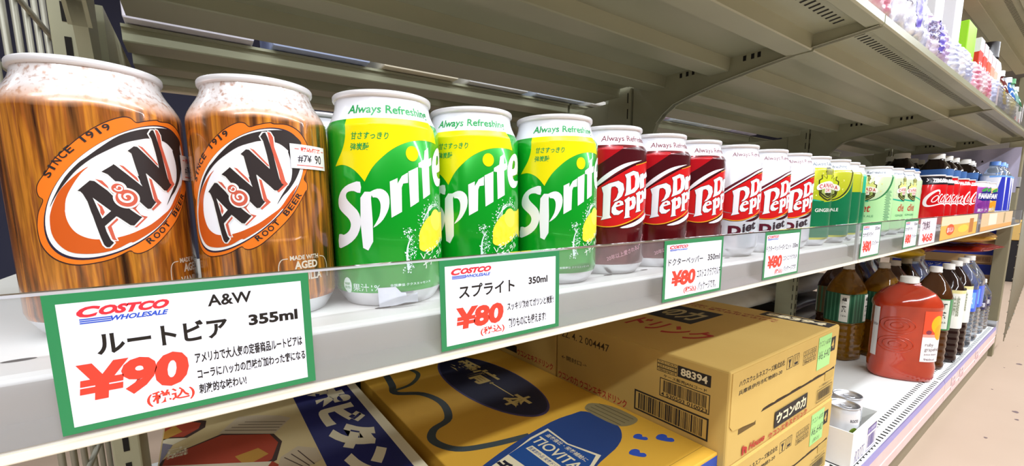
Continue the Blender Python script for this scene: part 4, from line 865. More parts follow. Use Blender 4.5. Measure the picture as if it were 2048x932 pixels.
    A.text('ウコン 60本', 838 - X, -186 - zt + H, 889 - X, -175 - zt + H, ink, 1, -.004, .3); A.text('¥6,640', 839 - X, -211 - zt + H, 890 - X, -194 - zt + H, ink, 1, -.002, .3)
    if not top: A.text('(税込)', 848 - X, -224 - zt + H, 878 - X, -215 - zt + H, ink, 1, -.004, .2)
    A.onto(g, plane_map((0, -1.75, 0), (1, 0, 0), (0, 0, 1), (0, -1, 0)), .06, .05); o = g.build('price_note', t); o['label'] = 'green handwritten price note'
crate_box('kraft drink carton on top of the stack, number 88394 on its lid', -299.8, True)
crate_box('kraft drink carton at the bottom of the stack beside the small tray', -439.8, False)

def flat_box(label, x0, x1, y0, y1, topm, frontm, fn):
    t = thing('carton', label, 'carton', (x0, y0, -440)); H = 163
    b = MB(); b.box(0, 0, 0, x1 - x0, y1 - y0, H, topm, 2); b.box(1.5, -.3, 1.5, x1 - x0 - 1.5, 0.2, H - 4, frontm)
    A = Art(); fn(A, x0); A.onto(b, plane_map((0, -y0, H), (0, -1, 0), (1, 0, 0), (0, 0, 1)), .12, .06)   # u = -y, v = x - x0
    b.build('box_body', t)
    MB().box(2, 20, H + .02, x1 - x0 - 2, 20.6, H + .1, MK('8a6a20', rough=.8)).build('lid_seam', t)
    return t
def q(pts, X): return [(-y, x - X) for x, y in pts]
bluep = MK('21407a', rough=.6); gold_ = MK('d8c27a', rough=.6); cream = MK('e6dcb8', rough=.6)
def tio(A, X):
    A.poly(q(ellipse(421, 402, 67, 166), X), MK('4a4470', rough=.6), 1); A.poly(q(ellipse(422, 403, 64, 161), X), MK('171b3c', rough=.5), 2)
    A.text('愛情', -535, 400 - X, -395, 452 - X, gold_, 3, .03); A.line(q([(424, 395), (424, 320)], X), 2.5, gold_, 3); A.poly(q(ellipse(424, 392, 4, 4), X), gold_, 3); A.text('本', -326, 394 - X, -278, 446 - X, gold_, 3, .03)
    A.line(q([(236, 580), (273, 566), (268, 500), (260, 459), (297, 427), (310, 373), (293, 317), (259, 299), (245, 270), (262, 232), (305, 213), (366, 200)], X), 13, MK('3c4648', rough=.6), 1, sm=5)  # ribbon colour darkened for the shade under the shelf
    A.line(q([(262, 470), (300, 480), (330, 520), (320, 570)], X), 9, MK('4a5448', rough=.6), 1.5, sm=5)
    # printed bottle
    A.poly(q([(486, 203), (494, 150), (478, 122), (448, 104), (400, 92), (231, 52), (231, 162), (270, 177), (330, 195), (416, 211), (462, 210)], X), bluep, 3, sm=3)
    A.poly(q([(497, 216), (516, 219), (534, 190), (536, 150), (530, 134), (508, 131), (490, 145), (488, 200)], X), MK('8a7f58', rough=.6), 4, sm=3)
    for k in range(4): A.line(q([(494 + k * 10, 210), (497 + k * 10, 140)], X), 1.6, MK('5a5238', rough=.6), 5)
    A.poly(q([(400, 199), (396, 150), (412, 102), (384, 90), (300, 68), (262, 60), (262, 165), (326, 182), (362, 194)], X), cream, 4.5)
    A.poly(q([(396, 194), (393, 150), (406, 106), (384, 95), (318, 78), (312, 178), (362, 190)], X), MK('1c4a8c', rough=.6), 5)
    A.text('TIOVITA', -188, 358 - X, -98, 377 - X, cream, 6, .015); A.text('滋養強壮・栄養補給に', -186, 383 - X, -104, 392 - X, cream, 6, .01)
    A.rect(-176, 340 - X, -104, 352 - X, cream, 6); A.text('医薬部外品 栄養ドリンク', -174, 342.5 - X, -106, 349.5 - X, MK('1c4a8c', rough=.6), 7, .01)
    A.text('チオビタ', -172, 275 - X, -80, 305 - X, MK('1a1a2a', rough=.6), 6, .04)
    for hx, hy, r in ((492, 99, 9), (518, 76, 11), (455, 75, 10)):
        A.poly(q([(hx - r, hy + r * .6), (hx - r * .1, hy + r * 1.15), (hx + r * .7, hy + r * .95), (hx + r * .85, hy + r * .4), (hx + r * .45, hy), (hx + r * .85, hy - r * .4), (hx + r * .6, hy - r * .95), (hx - r * .1, hy - r * .9)], X), MK('2a4fb0', rough=.6), 2, sm=3)
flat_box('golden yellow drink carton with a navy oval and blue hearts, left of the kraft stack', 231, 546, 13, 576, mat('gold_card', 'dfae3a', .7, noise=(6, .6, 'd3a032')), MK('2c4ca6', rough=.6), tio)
def lipo(A, X):
    q = lambda pts, X: [(-y, max(x, -72) - X) for x, y in pts]
    kc = MK('c9b27a', rough=.75); nv = MK('15195a', rough=.6); wt = MK('d9cfae', rough=.7); rb = MK('a03818', rough=.7); gl = MK('b9a88a', rough=.7); ol = MK('3a2418', rough=.7)
    A.rect(-577, 106 - X, -20, 198 - X, nv, 1); A.rect(-577, 198 - X, -20, 213 - X, wt, 1)
    A.text('ポビタン', -568, 126 - X, -226, 190 - X, wt, 3, .07)
    A.poly(q([(-2, 477), (60, 436), (68, 400), (55, 352), (-10, 318), (-110, 400), (-95, 440), (-60, 452)], X), ol, 2); A.poly(q([(-2, 472), (56, 433), (63, 400), (50, 358), (-10, 326), (-104, 402), (-66, 448)], X), rb, 3)
    A.poly(q([(38, 400), (48, 375), (20, 360), (10, 395)], X), MK('b0802a', rough=.7), 4)
    A.poly(q([(-6, 480), (22, 524), (48, 512), (78, 488), (90, 470), (62, 430)], X), gl, 4)
    for k in range(4): A.line(q([(2 + k * 9, 486 + k * 4), (66 + k * 5, 440 + k * 7)], X), 1.4, ol, 5)
    A.poly(q([(49, 352), (30, 320), (-85, 310), (-110, 395), (-72, 428)], X), MK('cfc3a6', rough=.7), 5); A.text('滋養強壮 肉体疲労', -410, -68 - X, -330, -48 - X, rb, 6)
    A.poly(q([(-124, 577), (-40, 560), (-20, 540), (-22, 515), (-44, 494), (-124, 512)], X), ol, 2); A.poly(q([(-124, 572), (-44, 554), (-27, 536), (-30, 517), (-48, 500), (-124, 516)], X), rb, 3)
    A.poly(q([(-60, 550), (-50, 520), (-75, 505), (-80, 535)], X), MK('b0802a', rough=.7), 4)
    A.poly(q([(-44, 494), (-124, 510), (-124, 496), (-60, 482)], X), wt, 4); A.poly(q([(-60, 482), (-124, 496), (-124, 430), (-90, 432)], X), MK('7f7a86', rough=.7), 4); A.text('大正製薬', -470, -66 - X, -440, -42 - X, wt, 5)
    A.poly(q([(60, 356), (84, 372), (104, 352), (105, 318), (70, 305), (52, 325)], X), gl, 4); A.poly(q([(50, 352), (70, 305), (40, 240), (-40, 240), (-20, 330)], X), rb, 3.5)
    for k in range(3): A.line(q([(64 + k * 9, 352 + k * 4), (82 + k * 6, 312)], X), 1.4, ol, 5)
flat_box('cream carton printed with red-brown bottles and a navy band, at the near end', -74, 213, 13, 577, mat('cream_card', 'cbb887', .75, noise=(8, .6, 'c0aa74')), MK('c9b27a', rough=.75), lipo)

# small tray of coffee cans beside the stack
t = thing('drink_tray', 'low white cardboard tray holding coffee cans beside the kraft stack', 'tray', (950, -30, -440))
cw = mat('tray_card', 'eeeae6', .7); b = MB(); TW, TD, TH = 150, 200, 74
b.box(0, 0, 0, TW, TD, 2, cw); b.box(0, 0, 0, TW, 2, TH, cw); b.box(0, TD - 2, 0, TW, TD, TH, cw); b.box(0, 2, 0, 2, TD - 2, TH, cw); b.box(TW - 2, 2, 0, TW, TD - 2, TH, cw)
A = Art(); vi = MK('7a6cb0'); A.frame(TW - 62, 6, TW - 8, 56, 1.2, vi, 1); A.rect(TW - 62, 42, TW - 8, 56, vi, 1); A.text('ケース販売用', TW - 58, 46, TW - 14, 52, white, 2, .01)
barcode(A, TW - 56, 12, TW - 14, 38, 3, vi, 2); A.text('ROOTS', 20, 6, 74, 30, MK('4a4a90'), 2, -.01, .5)
A.onto(b, plane_map((0, 0, 0), (1, 0, 0), (0, 0, 1), (0, -1, 0)), .1, .05); b.build('tray_body', t)
tc_ = None
def small_can(label, x, y, gr):
    t = thing('coffee_can', label, 'can', (x, y, -438), 0, gr)
    b = MB(); b.lathe([(22, 0), (25, 3), (26.3, 8), (26.3, 92), (25, 98), (23.4, 102)], can_mat('coffee_white', 'e9ebef', .25, .3), 40)
    A = Art(); A.text('ROOTS', -22, 78, -6, 84, MK('3a3a4a'), 2, .03); A.poly(ellipse(-14, 52, 10, 16), MK('6f8a2a'), 1); A.poly(ellipse(20, 60, 12, 20), MK('3a6a3a'), 1)
    A.onto(b, lambda u, v, off: ((26.3 + off) * math.sin(u / 26.3), -(26.3 + off) * math.cos(u / 26.3), v), .1, .05, cut_u=3); b.build('can_body', t)
    l = MB().lathe([(23.4, 102), (25.4, 102.8), (25.6, 104.6), (24.4, 105), (23.4, 103), (22.6, 99.6), (.1, 100)], alu, 40).build('lid', t)
    MB().tube([(math.cos(a_) * 7, math.sin(a_) * 9 - 3, 101.4) for a_ in [2 * PI * k / 14 for k in range(14)]], 1, alu, 6, True).build('pull_tab', l)
    return t
sc1 = small_can('white coffee can standing in the low tray, nearest its corner', 1058, 14, 'coffee cans in the tray')
dup(sc1, 'white coffee can in the low tray, against the kraft carton', (1000, 2, -438))
# ---------------------------------------------------------------- bottles
capw = mat('cap_white', 'eeebe2', .4)
def liquid(name, h, rough=.08, trans=.35, **k): return mat(name, h, rough, 0, coat=.4, trans=trans, ior=1.34, **k)
def bottle(name, label, cat, pos, prof, m, sq=None, rz=0, group=None, cap=(14, 16), capm=None, label_fn=None, n=40, ribs=None, base=0, cap_r=None):
    """prof: list of (half-width, height). parts: bottle_body, cap, neck ring and paper label"""
    t = thing(name, label, cat, (pos[0], pos[1], pos[2]), rz, group)
    pr_ = list(prof)
    if ribs:
        z0, z1, st, amp = ribs; q_ = [p for p in pr_ if p[1] <= z0]; w_ = interp(pr_, (z0 + z1) / 2); z = z0
        while z < z1: q_ += [(w_, z + st * .2), (w_ - amp, z + st * .5), (w_ - amp, z + st * .6), (w_, z + st * .9)]; z += st
        pr_ = q_ + [p for p in pr_ if p[1] >= z1]
    MB().lathe(pr_, m, n, sq=sq, cap=True).build('bottle_body', t)
    top = pr_[-1][1]; r = cap[0]
    c = MB(); c.lathe([(r + .6, 0), (r + .8, 3), (r, 3.4), (r, cap[1] - 1.5), (r - 1.5, cap[1]), (.1, cap[1])], capm or capw, 28, c=(0, 0, top - 1), cap=False)
    c.build('cap', t)
    if label_fn: label_fn(t)
    return t
def wrap(parent, name, z0, z1, R_, m, sq, arts=None, a0=0, a1=360, n=48, off=.5):
    """paper or film label around the body"""
    b = MB(); V = []; F = []; k = int(n * (a1 - a0) / 360)
    def pt(a, z, o=0):
        x, y = math.cos(a), math.sin(a)
        if sq: q_ = (abs(x) ** sq[2] + abs(y) ** sq[2]) ** (-1 / sq[2]); x *= q_ * sq[0]; y *= q_ * sq[1]
        return ((R_ + off + o) * x, (R_ + off + o) * y, z)
    for z in (z0, z1):
        for i in range(k + 1): V.append(pt(math.radians(a0 + (a1 - a0) * i / k), z))
    for i in range(k): F.append((i, i + 1, k + 2 + i, k + 1 + i))
    b.add(V, F, m, True)
    if arts: arts.onto(b, lambda u, v, o: pt(math.radians(u), v, o), .15, .1, cut_u=6)
    return b.build(name, parent)
LB = -440
# big red juice bottle
jm = mat('juice_red', 'd24626', .1, 0, coat=.8, trans=.1, ior=1.35, noise=(9, .5, 'a83218'))
def jl(t):
    D_ = -68; A = Art(); A.rect(-2, 62, 42, 205, MK('f3eeee', rough=.4), 1); A.rect(-2, 140, 42, 205, MK('ee5230', rough=.4), 1.5); A.rect(-2, 132, 42, 146, MK('f3a090', rough=.4), 1.4)
    A.poly(ellipse(25, 168, 14, 25), MK('f6b81c', rough=.4), 2); A.poly(ellipse(31, 146, 12, 22), MK('f4a41a', rough=.4), 2.2); A.poly(ellipse(8, 146, 5, 6), MK('8a3a4a', rough=.5), 2.1)
    A.text('ruby', 4, 104, 20, 116, MK('6a5a60'), 3, 0); A.text('grapefruit', 4, 90, 38, 103, MK('6a5a60'), 3, 0); A.text('juice blend', 4, 80, 30, 86, MK('8a7a80'), 3); A.text('960ml', 4, 66, 26, 72, MK('8a7a80'), 3)
    A.V = [(u + D_, v, l) for u, v, l in A.V]
    wrap(t, 'front_label', 61.8, 62, 56.8, MK('f3eeee', rough=.4), (1.3, .92, 2.6), A, -70, -26)
    A = Art(); A.rect(196, 62, 215, 205, MK('f0ecea', rough=.4), 1); A.text('Nutrition', 198, 150, 213, 160, MK('8a7a80'), 2)
    wrap(t, 'back_label', 61.8, 62, 56.8, MK('f3eeee', rough=.4), (1.3, .92, 2.6), A, 196, 215)
    for zc in (158, 104):   # embossed ovals moulded on the broad side
        b = MB()
        for r_ in (12, 24, 35):
            pts = []
            for k in range(28):
                a = 2 * PI * k / 28; u = math.cos(a) * r_ * 1.0; z = zc + math.sin(a) * r_ * .66
                al = math.radians(247) + u / 66; x, y = math.cos(al), math.sin(al); q_ = (abs(x) ** 2.6 + abs(y) ** 2.6) ** (-1 / 2.6)
                pts.append((56.5 * x * q_ * 1.3, 56.5 * y * q_ * .92, z))
            b.tube(pts, 1.7, jm, 6, True)
        b.build('moulded_rings', t)
jt = bottle('juice_bottle', 'big squat red grapefruit juice bottle with a white cap, standing alone in front', 'bottle', (1618, 50, LB), [(48, 0), (54, 3), (57, 12), (56.5, 22), (57.5, 40), (55, 58), (56.5, 62), (56.5, 204), (59, 210), (58.5, 218), (54, 232), (44, 249), (32, 261), (24, 267), (19, 271), (19, 276)], jm, (1.3, .92, 2.6), rz=math.radians(-62), cap=(21, 17), label_fn=jl, n=64)

tea_g = liquid('tea_green', 'b07a1c', trans=.6); tea_b = liquid('tea_black', '4a2a14', trans=.3); tea_d = liquid('tea_dark', '2a1712', trans=.15); wat = liquid('water_clear', 'e6edf4', .06, trans=.92)
TP = [(38, 0), (43, 3), (44, 10), (44, 118), (45, 122), (45, 218), (44, 226), (38, 244), (27, 264), (17, 280), (13.5, 288), (13.5, 292)]
def tea_label(txt, col, wcol='e8e6da'):
    def f(t):
        g = MK(col, rough=.35); A = Art()
        for k in range(24): A.rect(k * 15, 126, k * 15 + 5, 216, MK('47795a' if col != 'f0efe6' else 'd9d8cc', rough=.35), 1)
        for o_ in (200, 290, 20, 110): A.rect(o_, 128, o_ + 26, 214, MK(wcol, rough=.4), 2); A.text(txt[0], o_ + 6, 184, o_ + 20, 206, black, 3, .03); A.text(txt[1], o_ + 6, 158, o_ + 20, 180, black, 3, .03); A.text('うまみ', o_ + 5, 144, o_ + 21, 150, black, 3, .01)
        wrap(t, 'wrap_label', 124, 217, 45.2, g, (1, 1, 4), A)
    return f
g1 = bottle('tea_bottle', 'x', 'bottle', (1670, 208, LB), TP, tea_g, (1, 1, 4), math.radians(-20), 'large green tea bottles', (14.5, 17), label_fn=tea_label('緑茶', '24543a'), ribs=(12, 118, 20, 1.6))
g1['label'] = 'large green tea bottle with amber tea, nearest the white sacks'
g2 = dup(g1, 'large green tea bottle of darker tea between the first green tea and the juice', (1782, 146, LB), math.radians(-12))
g3 = bottle('tea_bottle', 'x', 'bottle', (1772, 270, LB), TP, tea_b, (1, 1, 4), 0, 'large dark tea bottles', (14.5, 17), label_fn=tea_label('麦茶', '6a5a3a'), ribs=(12, 118, 20, 1.6))
g3['label'] = 'large dark tea bottle behind the green tea bottles'
b1 = bottle('tea_bottle', 'x', 'bottle', (1795, 28, LB), TP, liquid('tea_oolong', '5a3414', trans=.35), (1, 1, 4), math.radians(8), 'large brown tea bottles', (14.5, 17), label_fn=tea_label('紅茶', '4f9a5e', 'dfe8da'), ribs=(12, 118, 20, 1.6))
b1['label'] = 'large brown tea bottle with a green striped label right behind the juice bottle'
w1 = bottle('tea_bottle', 'x', 'bottle', (1905, 18, LB), TP, tea_d, (1, 1, 4), math.radians(8), 'white-labelled dark tea bottles', (14.5, 17), label_fn=lambda t: [wrap(t, 'wrap_label', 112, 232, 45.2, MK('f0efe6', rough=.35), (1, 1, 4), Art().rect(160, 222, 380, 232, MK('e6dc9a'), 1).text('黒烏龍', 196, 150, 220, 214, MK('9aa08a'), 2, .02).text('ミルク', 286, 150, 310, 214, MK('9aa08a'), 2, .02))], ribs=(12, 106, 20, 1.6))
w1['label'] = 'dark tea bottle with a tall white label behind the green striped one'
dup(w1, 'dark tea bottle with a tall white label, second of the two', (2020, 18, LB), math.radians(8))
for k, (x, y) in enumerate(((1863, 248), (1976, 134), (1880, 142))):
    o = dup((g3, w1, b1)[k], ['dark tea bottle in the back row behind the juice cap', 'white-labelled dark bottle in the back row', 'brown tea bottle in the middle row behind the juice'][k], (x, y, LB), 0)
def water_label(t): wrap(t, 'wrap_label', 128, 205, 45, MK('3a62d8', rough=.3), (1, 1, 4), Art().rect(180, 140, 230, 195, MK('7ab0f0'), 1).rect(280, 140, 330, 195, MK('8fc0f4'), 1).text('天然水', 190, 150, 222, 186, white, 2, .03))
wa = bottle('water_bottle', 'x', 'bottle', (2150, 20, LB), TP, wat, (1, 1, 4), math.radians(6), 'large water bottles', (14.5, 17), label_fn=water_label, ribs=(12, 120, 14, 2.4))
wa['label'] = 'large water bottle with a blue label after the white-labelled tea'
for k, (x, y) in enumerate(((2260, 20), (2072, 132), (2180, 140), (1955, 250), (2090, 262))):
    dup(wa, ['large water bottle with a blue label, second in the front row', 'large clear water bottle behind the white-labelled tea', 'large clear water bottle in the second row', 'large water bottle in the back row under the snack bags', 'large water bottle at the back, nearer the far end'][k], (x, y, LB), 0)
SP = [(26, 0), (30, 3), (31, 10), (31, 92), (31.5, 134), (29, 150), (20, 168), (13, 180), (12.5, 186)]
ws = bottle('water_bottle', 'x', 'bottle', (2400, 8, LB), SP, wat, (1, 1, 3), 0, 'small water bottles', (13.5, 14), label_fn=lambda t: wrap(t, 'wrap_label', 96, 132, 31.2, MK('2c2a52', rough=.3), (1, 1, 3), Art().text('WATER', 190, 106, 240, 122, white, 1, .03)), ribs=(12, 90, 12, 1.8))
ws['label'] = 'small water bottle with a dark label near the far post'
dup(ws, 'small water bottle with a dark label touching the far post', (2500, 8, LB)); dup(ws, 'small water bottle with a dark label behind its neighbour', (2450, 90, LB))

# coffee bottles at the back of the can shelf
cofm = liquid('coffee', '1c100c', trans=.1)
CP = [(34, 0), (38, 3), (39, 10), (39, 60), (38, 66), (38, 128), (39, 134), (38, 150), (30, 172), (20, 186), (17.5, 190), (17.5, 193)]
def cof_label(col, col2):
    def f(t): wrap(t, 'wrap_label', 66, 160, 39.4, MK(col, rough=.3), (1, 1, 4), Art().rect(0, 140, 360, 160, MK(col2), 1).text('COFFEE', 185, 90, 240, 120, white, 2, .03).text('無糖', 290, 90, 320, 130, white, 2, .03))
    return f
cb = bottle('coffee_bottle', 'x', 'bottle', (1880, 74, 0), CP, cofm, (1, 1, 4), 0, 'coffee bottles with white caps', (19.5, 16), label_fn=cof_label('2c5aa0', '4c7cc0'))
cb['label'] = 'dark coffee bottle with a blue label, right behind the first cola can'
cl = ['dark coffee bottle with a white cap at the very back', 'dark coffee bottle behind the second cola can', 'dark coffee bottle behind the last cola can', 'coffee bottle rising behind the purple can', 'coffee bottle standing behind the orange can', 'coffee bottle before the lavender sheet', 'last coffee bottle in front of the lavender sheet', 'coffee bottle in the far rear corner', 'coffee bottle half lost behind the first one']
for k, (x, y) in enumerate(((1760, 130), (1990, 74), (2090, 74), (2090, 160), (2000, 160), (2200, 62), (2300, 66), (2400, 76), (1850, 170))):
    dup(cb, cl[k], (x, y, 0), .05 * k)
cy2 = bottle('soft_drink_bottle', 'x', 'bottle', (2262, -8, 0), SP, wat, (1, 1, 3), 0, 'slim clear bottles at the far end', (13.5, 14), capm=MK('6a9af0'), label_fn=lambda t: wrap(t, 'wrap_label', 20, 150, 31.4, MK('eef0fa', rough=.3), (1, 1, 3), Art().poly([(190, 30), (260, 30), (240, 145), (220, 145)], MK('2a34b0'), 1).rect(170, 150 - 6, 300, 150, MK('7ab0f4'), 1)))
cy2['label'] = 'slim clear bottle with a blue wave label beside the orange can'
dup(cy2, 'slim clear bottle with a blue wave label, nearest the far post', (2340, -12, 0)); dup(cy2, 'slim clear bottle with a blue wave label, last before the end', (2430, -8, 0))

# lavender plastic sheet hung across the far end
lav = mat('lavender_sheet', 'b9b4cc', .25, trans=.1, bump=(25, .6))
t = thing('plastic_sheet', 'lavender plastic sheet hung across the far end behind the coffee bottles', 'plastic sheet', (2556, 0, 96))
b = MB(); V = []; F = []; ny, nz = 40, 14
for i in range(ny + 1):
    for j in range(nz + 1): V.append((4 * math.sin(i * .7 + j * .2) - 8, -38 + 370 * i / ny, 170 * j / nz))
for i in range(ny):
    for j in range(nz): F.append((i * (nz + 1) + j, (i + 1) * (nz + 1) + j, (i + 1) * (nz + 1) + j + 1, i * (nz + 1) + j + 1))
b.add(V, F, lav, True); b.build('sheet', t)
d = MB()
for y, z in ((60, 120), (150, 128), (250, 118), (10, 60)): d.add([(-13.5, y - 4, z), (-13.5, y + 4, z), (-13.5, y, z + 9)], [(0, 1, 2)], dark)
d.build('tear_marks', t)

# ---------------------------------------------------------------- sacks, bags and cartons further along the base
def pillow(name, label, cat, c, size, m, rz=0, seed=0, amp=.05, group=None, parts=None, flat=1.0, wr=9, tilt=0, e=.55, arts=None):
    random.seed(seed); b = MB(); nu, nv = 40, 22; V = []; F = []
    ph = [random.random() * 6 for _ in range(6)]
    def pt(u, v, o=0):
        x, y = u * 2 - 1, v * 2 - 1
        h = ((1 - abs(x) ** 2.6) * (1 - abs(y) ** 2.6)) ** e
        w_ = amp * (math.sin(wr * x + ph[0] + 3 * y) + .6 * math.sin(wr * 1.7 * y + ph[1] - 4 * x) + .5 * math.sin(wr * 2.6 * (x + y) + ph[2])) * min(1, h * 2)
        edge = 1 - .05 * math.sin(6 * x + ph[3]) * abs(y)
        return x, y * edge, h, w_, o
    for s_ in (1, -1):
        for i in range(nu + 1):
            for j in range(nv + 1):
                x, y, h, w_, o = pt(i / nu, j / nv)
                z = s_ * h * (1 if s_ > 0 else flat) + w_ * (1 if s_ > 0 else .4)
                V.append((x * size[0] / 2, y * size[1] / 2, z * size[2] / 2))
    N = (nu + 1) * (nv + 1)
    for k in (0, 1):
        for i in range(nu):
            for j in range(nv):
                f = (k * N + i * (nv + 1) + j, k * N + (i + 1) * (nv + 1) + j, k * N + (i + 1) * (nv + 1) + j + 1, k * N + i * (nv + 1) + j + 1)
                F.append(f if k == 0 else f[::-1])
    b.add(V, F, m, True)
    if arts:
        def fn(u, v, off):
            x, y, h, w_, o = pt(u, v); return (x * size[0] / 2, y * size[1] / 2, (h + w_) * size[2] / 2 + off)
        arts.onto(b, fn, 1.0, .5, cut_u=.04, cut_v=[k * .06 for k in range(17)])
    t = thing(name, label, cat, (c[0], c[1], c[2]), rz, group); t.rotation_euler = (tilt, 0, rz)
    b.build('bag_body', t)
    if parts:
        s = MB(); s.prism([(-size[1] / 2, -1), (size[1] / 2, -1), (size[1] / 2, 1), (-size[1] / 2, 1)], 'x', size[0] / 2 - 2, size[0] / 2 + 10, m); s.build('end_seal', t)
    return t
sackm = mat('sack_white', 'e8e4d8', .45, noise=(8, .8, 'bdb8a8'), bump=(16, .5)); sackd = mat('sack_dark', '2b2320', .35, bump=(20, .5))
gs = 'sacks piled on the far side'
pillow('rice_sack', 'white sack lying on the pile with its rounded end toward the post', 'sack', (1570, 560, -285), (520, 260, 76), sackm, .0, 1, group=gs)
pillow('rice_sack', 'dark printed sack in the middle of the pile beyond the post', 'sack', (1990, 560, -360), (700, 260, 54), sackd, .0, 4, group=gs, arts=Art().text('RICE', .3, .1, .5, .34, MK('d8d4c8'), 1, .02))
pillow('rice_sack', 'white sack slumped beyond the post, tapering to the tea bottles', 'sack', (2130, 555, -286), (540, 260, 74), sackm, .0, 2, group=gs)
pillow('rice_sack', 'white sack lying highest on the pile, just under the shelf', 'sack', (2080, 560, -195), (620, 270, 96), sackm, .0, 3, group=gs)
pillow('rice_sack', 'white sack at the bottom of the pile', 'sack', (2010, 560, -414), (740, 260, 46), sackm, 0, 5, group=gs)
pillow('rice_sack', 'dark sack at the bottom of the pile next to the near white one', 'sack', (1480, 560, -382), (250, 250, 104), sackd, 0, 8, group=gs)
crisp = mat('crisp_gold', 'e8b84a', .22, .35, noise=(9, .5, 'b9702c'), bump=(30, .6)); crispy = mat('crisp_yellow', 'f6cf2e', .2, .3, bump=(30, .7)); crispr = mat('crisp_red', 'a8281e', .22, .3, noise=(10, .4, '7c1a16'), bump=(30, .6))
pillow('crisp_bag', 'yellow snack bag lying on the bottles, nearest the camera', 'snack bag', (1958, 170, -110), (180, 160, 36), crispy, .2, 6, .12, 'snack bags lying on the bottles')
pillow('crisp_bag', 'dark red snack bag under the yellow one', 'snack bag', (2155, 210, -112), (170, 190, 34), crispr, -.2, 7, .12, 'snack bags lying on the bottles')
pillow('crisp_bag', 'golden snack bag with brown lettering beneath the can shelf', 'snack bag', (2350, 80, -66), (330, 210, 46), crisp, .1, 8, .1, 'snack bags lying on the bottles', arts=Art().text('カルビー', .06, .2, .85, .8, MK('8a3a1c', rough=.3), 1, .05))
pillow('crisp_bag', 'red and gold snack bag overhanging the water bottles', 'snack bag', (2410, 70, -114), (280, 180, 30), crispr, -.1, 9, .12, 'snack bags lying on the bottles')
for k, z in enumerate((-440, -358, -276, -194, -112)):
    t = thing('beverage_case', ['brown and blue case at the bottom of the far stack', 'brown and blue case second from the bottom of the far stack', 'brown and blue case in the middle of the far stack', 'brown and blue case second from the top of the far stack', 'brown and blue case on top of the far stack'][k], 'carton', (2640, -10 + 6 * (k % 2), z), 0, 'cases stacked at the far end')
    b = MB(); b.box(0, 0, 0, 200, 340, 80, mat('case_kraft', 'd9b27a', .7), 2)
    A = Art(); A.rect(-330, 36, -8, 78, MK('2a3ea6'), 1); A.poly(ellipse(-150, 52, 60, 14), MK('4a6af0'), 2); A.text('ドリップコーヒー', -250, 60, -70, 72, white, 3, .02)
    A.frame(-70, 8, -14, 28, 1.6, MK('8a5a3a'), 1); barcode(A, -66, 11, -18, 25, 12, MK('8a5a3a'), 2)
    A.onto(b, plane_map((0, 0, 0), (0, -1, 0), (0, 0, 1), (-1, 0, 0)), .2, .1)
    b.build('box_body', t)

# ---------------------------------------------------------------- goods on the overhead shelf
US = 306
price_rail('clear rail in front of the far goods on the overhead shelf', 1664, 2559, -64, US - 4, US + 44, group='clear rails of the overhead shelf')
def carton_up(name, label, cat, x, y, w_, d_, h_, m, fn=None, side=None, rz=0):
    t = thing(name, label, cat, (x, y, US), rz); b = MB(); b.box(0, 0, 0, w_, d_, h_, m, 1.5)
    if fn: A = Art(); fn(A, w_, h_); A.onto(b, plane_map((0, 0, 0), (1, 0, 0), (0, 0, 1), (0, -1, 0)), .2, .1)
    if side: A = Art(); side(A, d_, h_); A.onto(b, plane_map((0, 0, 0), (0, -1, 0), (0, 0, 1), (-1, 0, 0)), .2, .1)
    b.build('box_body', t); f = MB(); f.box(2, 2, h_ - .2, w_ - 2, d_ - 2, h_ + .8, m); f.build('lid_flap', t); return t
def wine(A, w_, h_):
    if w_ < 100: return
    A.poly([(-w_ * .7, h_ * .45), (-w_ * .55, h_ * .5), (-w_ * .5, h_), (-w_ * .8, h_)], MK('d89a80'), 1); A.line([(-w_ * .28, h_ * .25), (-w_ * .3, h_ * .5), (-w_ * .2, h_ * .95)], w_ * .1, MK('c9866a'), 1, sm=4)
carton_up('drink_carton', 'tall white carton printed with pouring amber drink on the overhead shelf', 'carton', 1182, -24, 60, 150, 230, mat('carton_white', 'f0eef2', .45), wine, wine)
carton_up('drink_carton', 'tall white carton with a blue alcohol-free badge on the overhead shelf', 'carton', 1341, -24, 60, 75, 215, mat('carton_white', 'f0eef2', .45),
    None, lambda A, D_, h_, w_=75: (setattr(A, 'sh', 0), A.poly(ellipse(w_ * .45 - 75, h_ * .42, w_ * .13, h_ * .25), MK('3a34b8'), 1), [A.text(ch, w_ * .38 - 75, h_ * (.6 - k * .075), w_ * .52 - 75, h_ * (.6 - k * .075) + 11, white, 2, .03) for k, ch in enumerate('アルコール0%')], A.text('TTL', w_ * .3 - 75, h_ * .8, w_ * .65 - 75, h_ * .9, MK('8a8a96'), 2, .02)))
carton_up('tea_box', 'bright lime green box with a white panel on the overhead shelf', 'box', 1484, -24, 92, 110, 172, mat('lime_box', '9fe024', .4), lambda A, w_, h_: (A.rect(0, h_ * .25, w_ * .62, h_ * .62, MK('dfe4e0'), 1), barcode(A, w_ * .08, h_ * .3, w_ * .5, h_ * .5, 3, MK('9aa0a0'), 2), A.rect(w_ * .8, 0, w_ * .82, h_, MK('6fbf1a'), 1)), lambda A, d_, h_: (A.rect(-d_ * .9, h_ * .2, -d_ * .1, h_ * .6, MK('e6eae2'), 1), A.text('緑茶', -d_ * .8, h_ * .66, -d_ * .2, h_ * .8, white, 1, .03)))
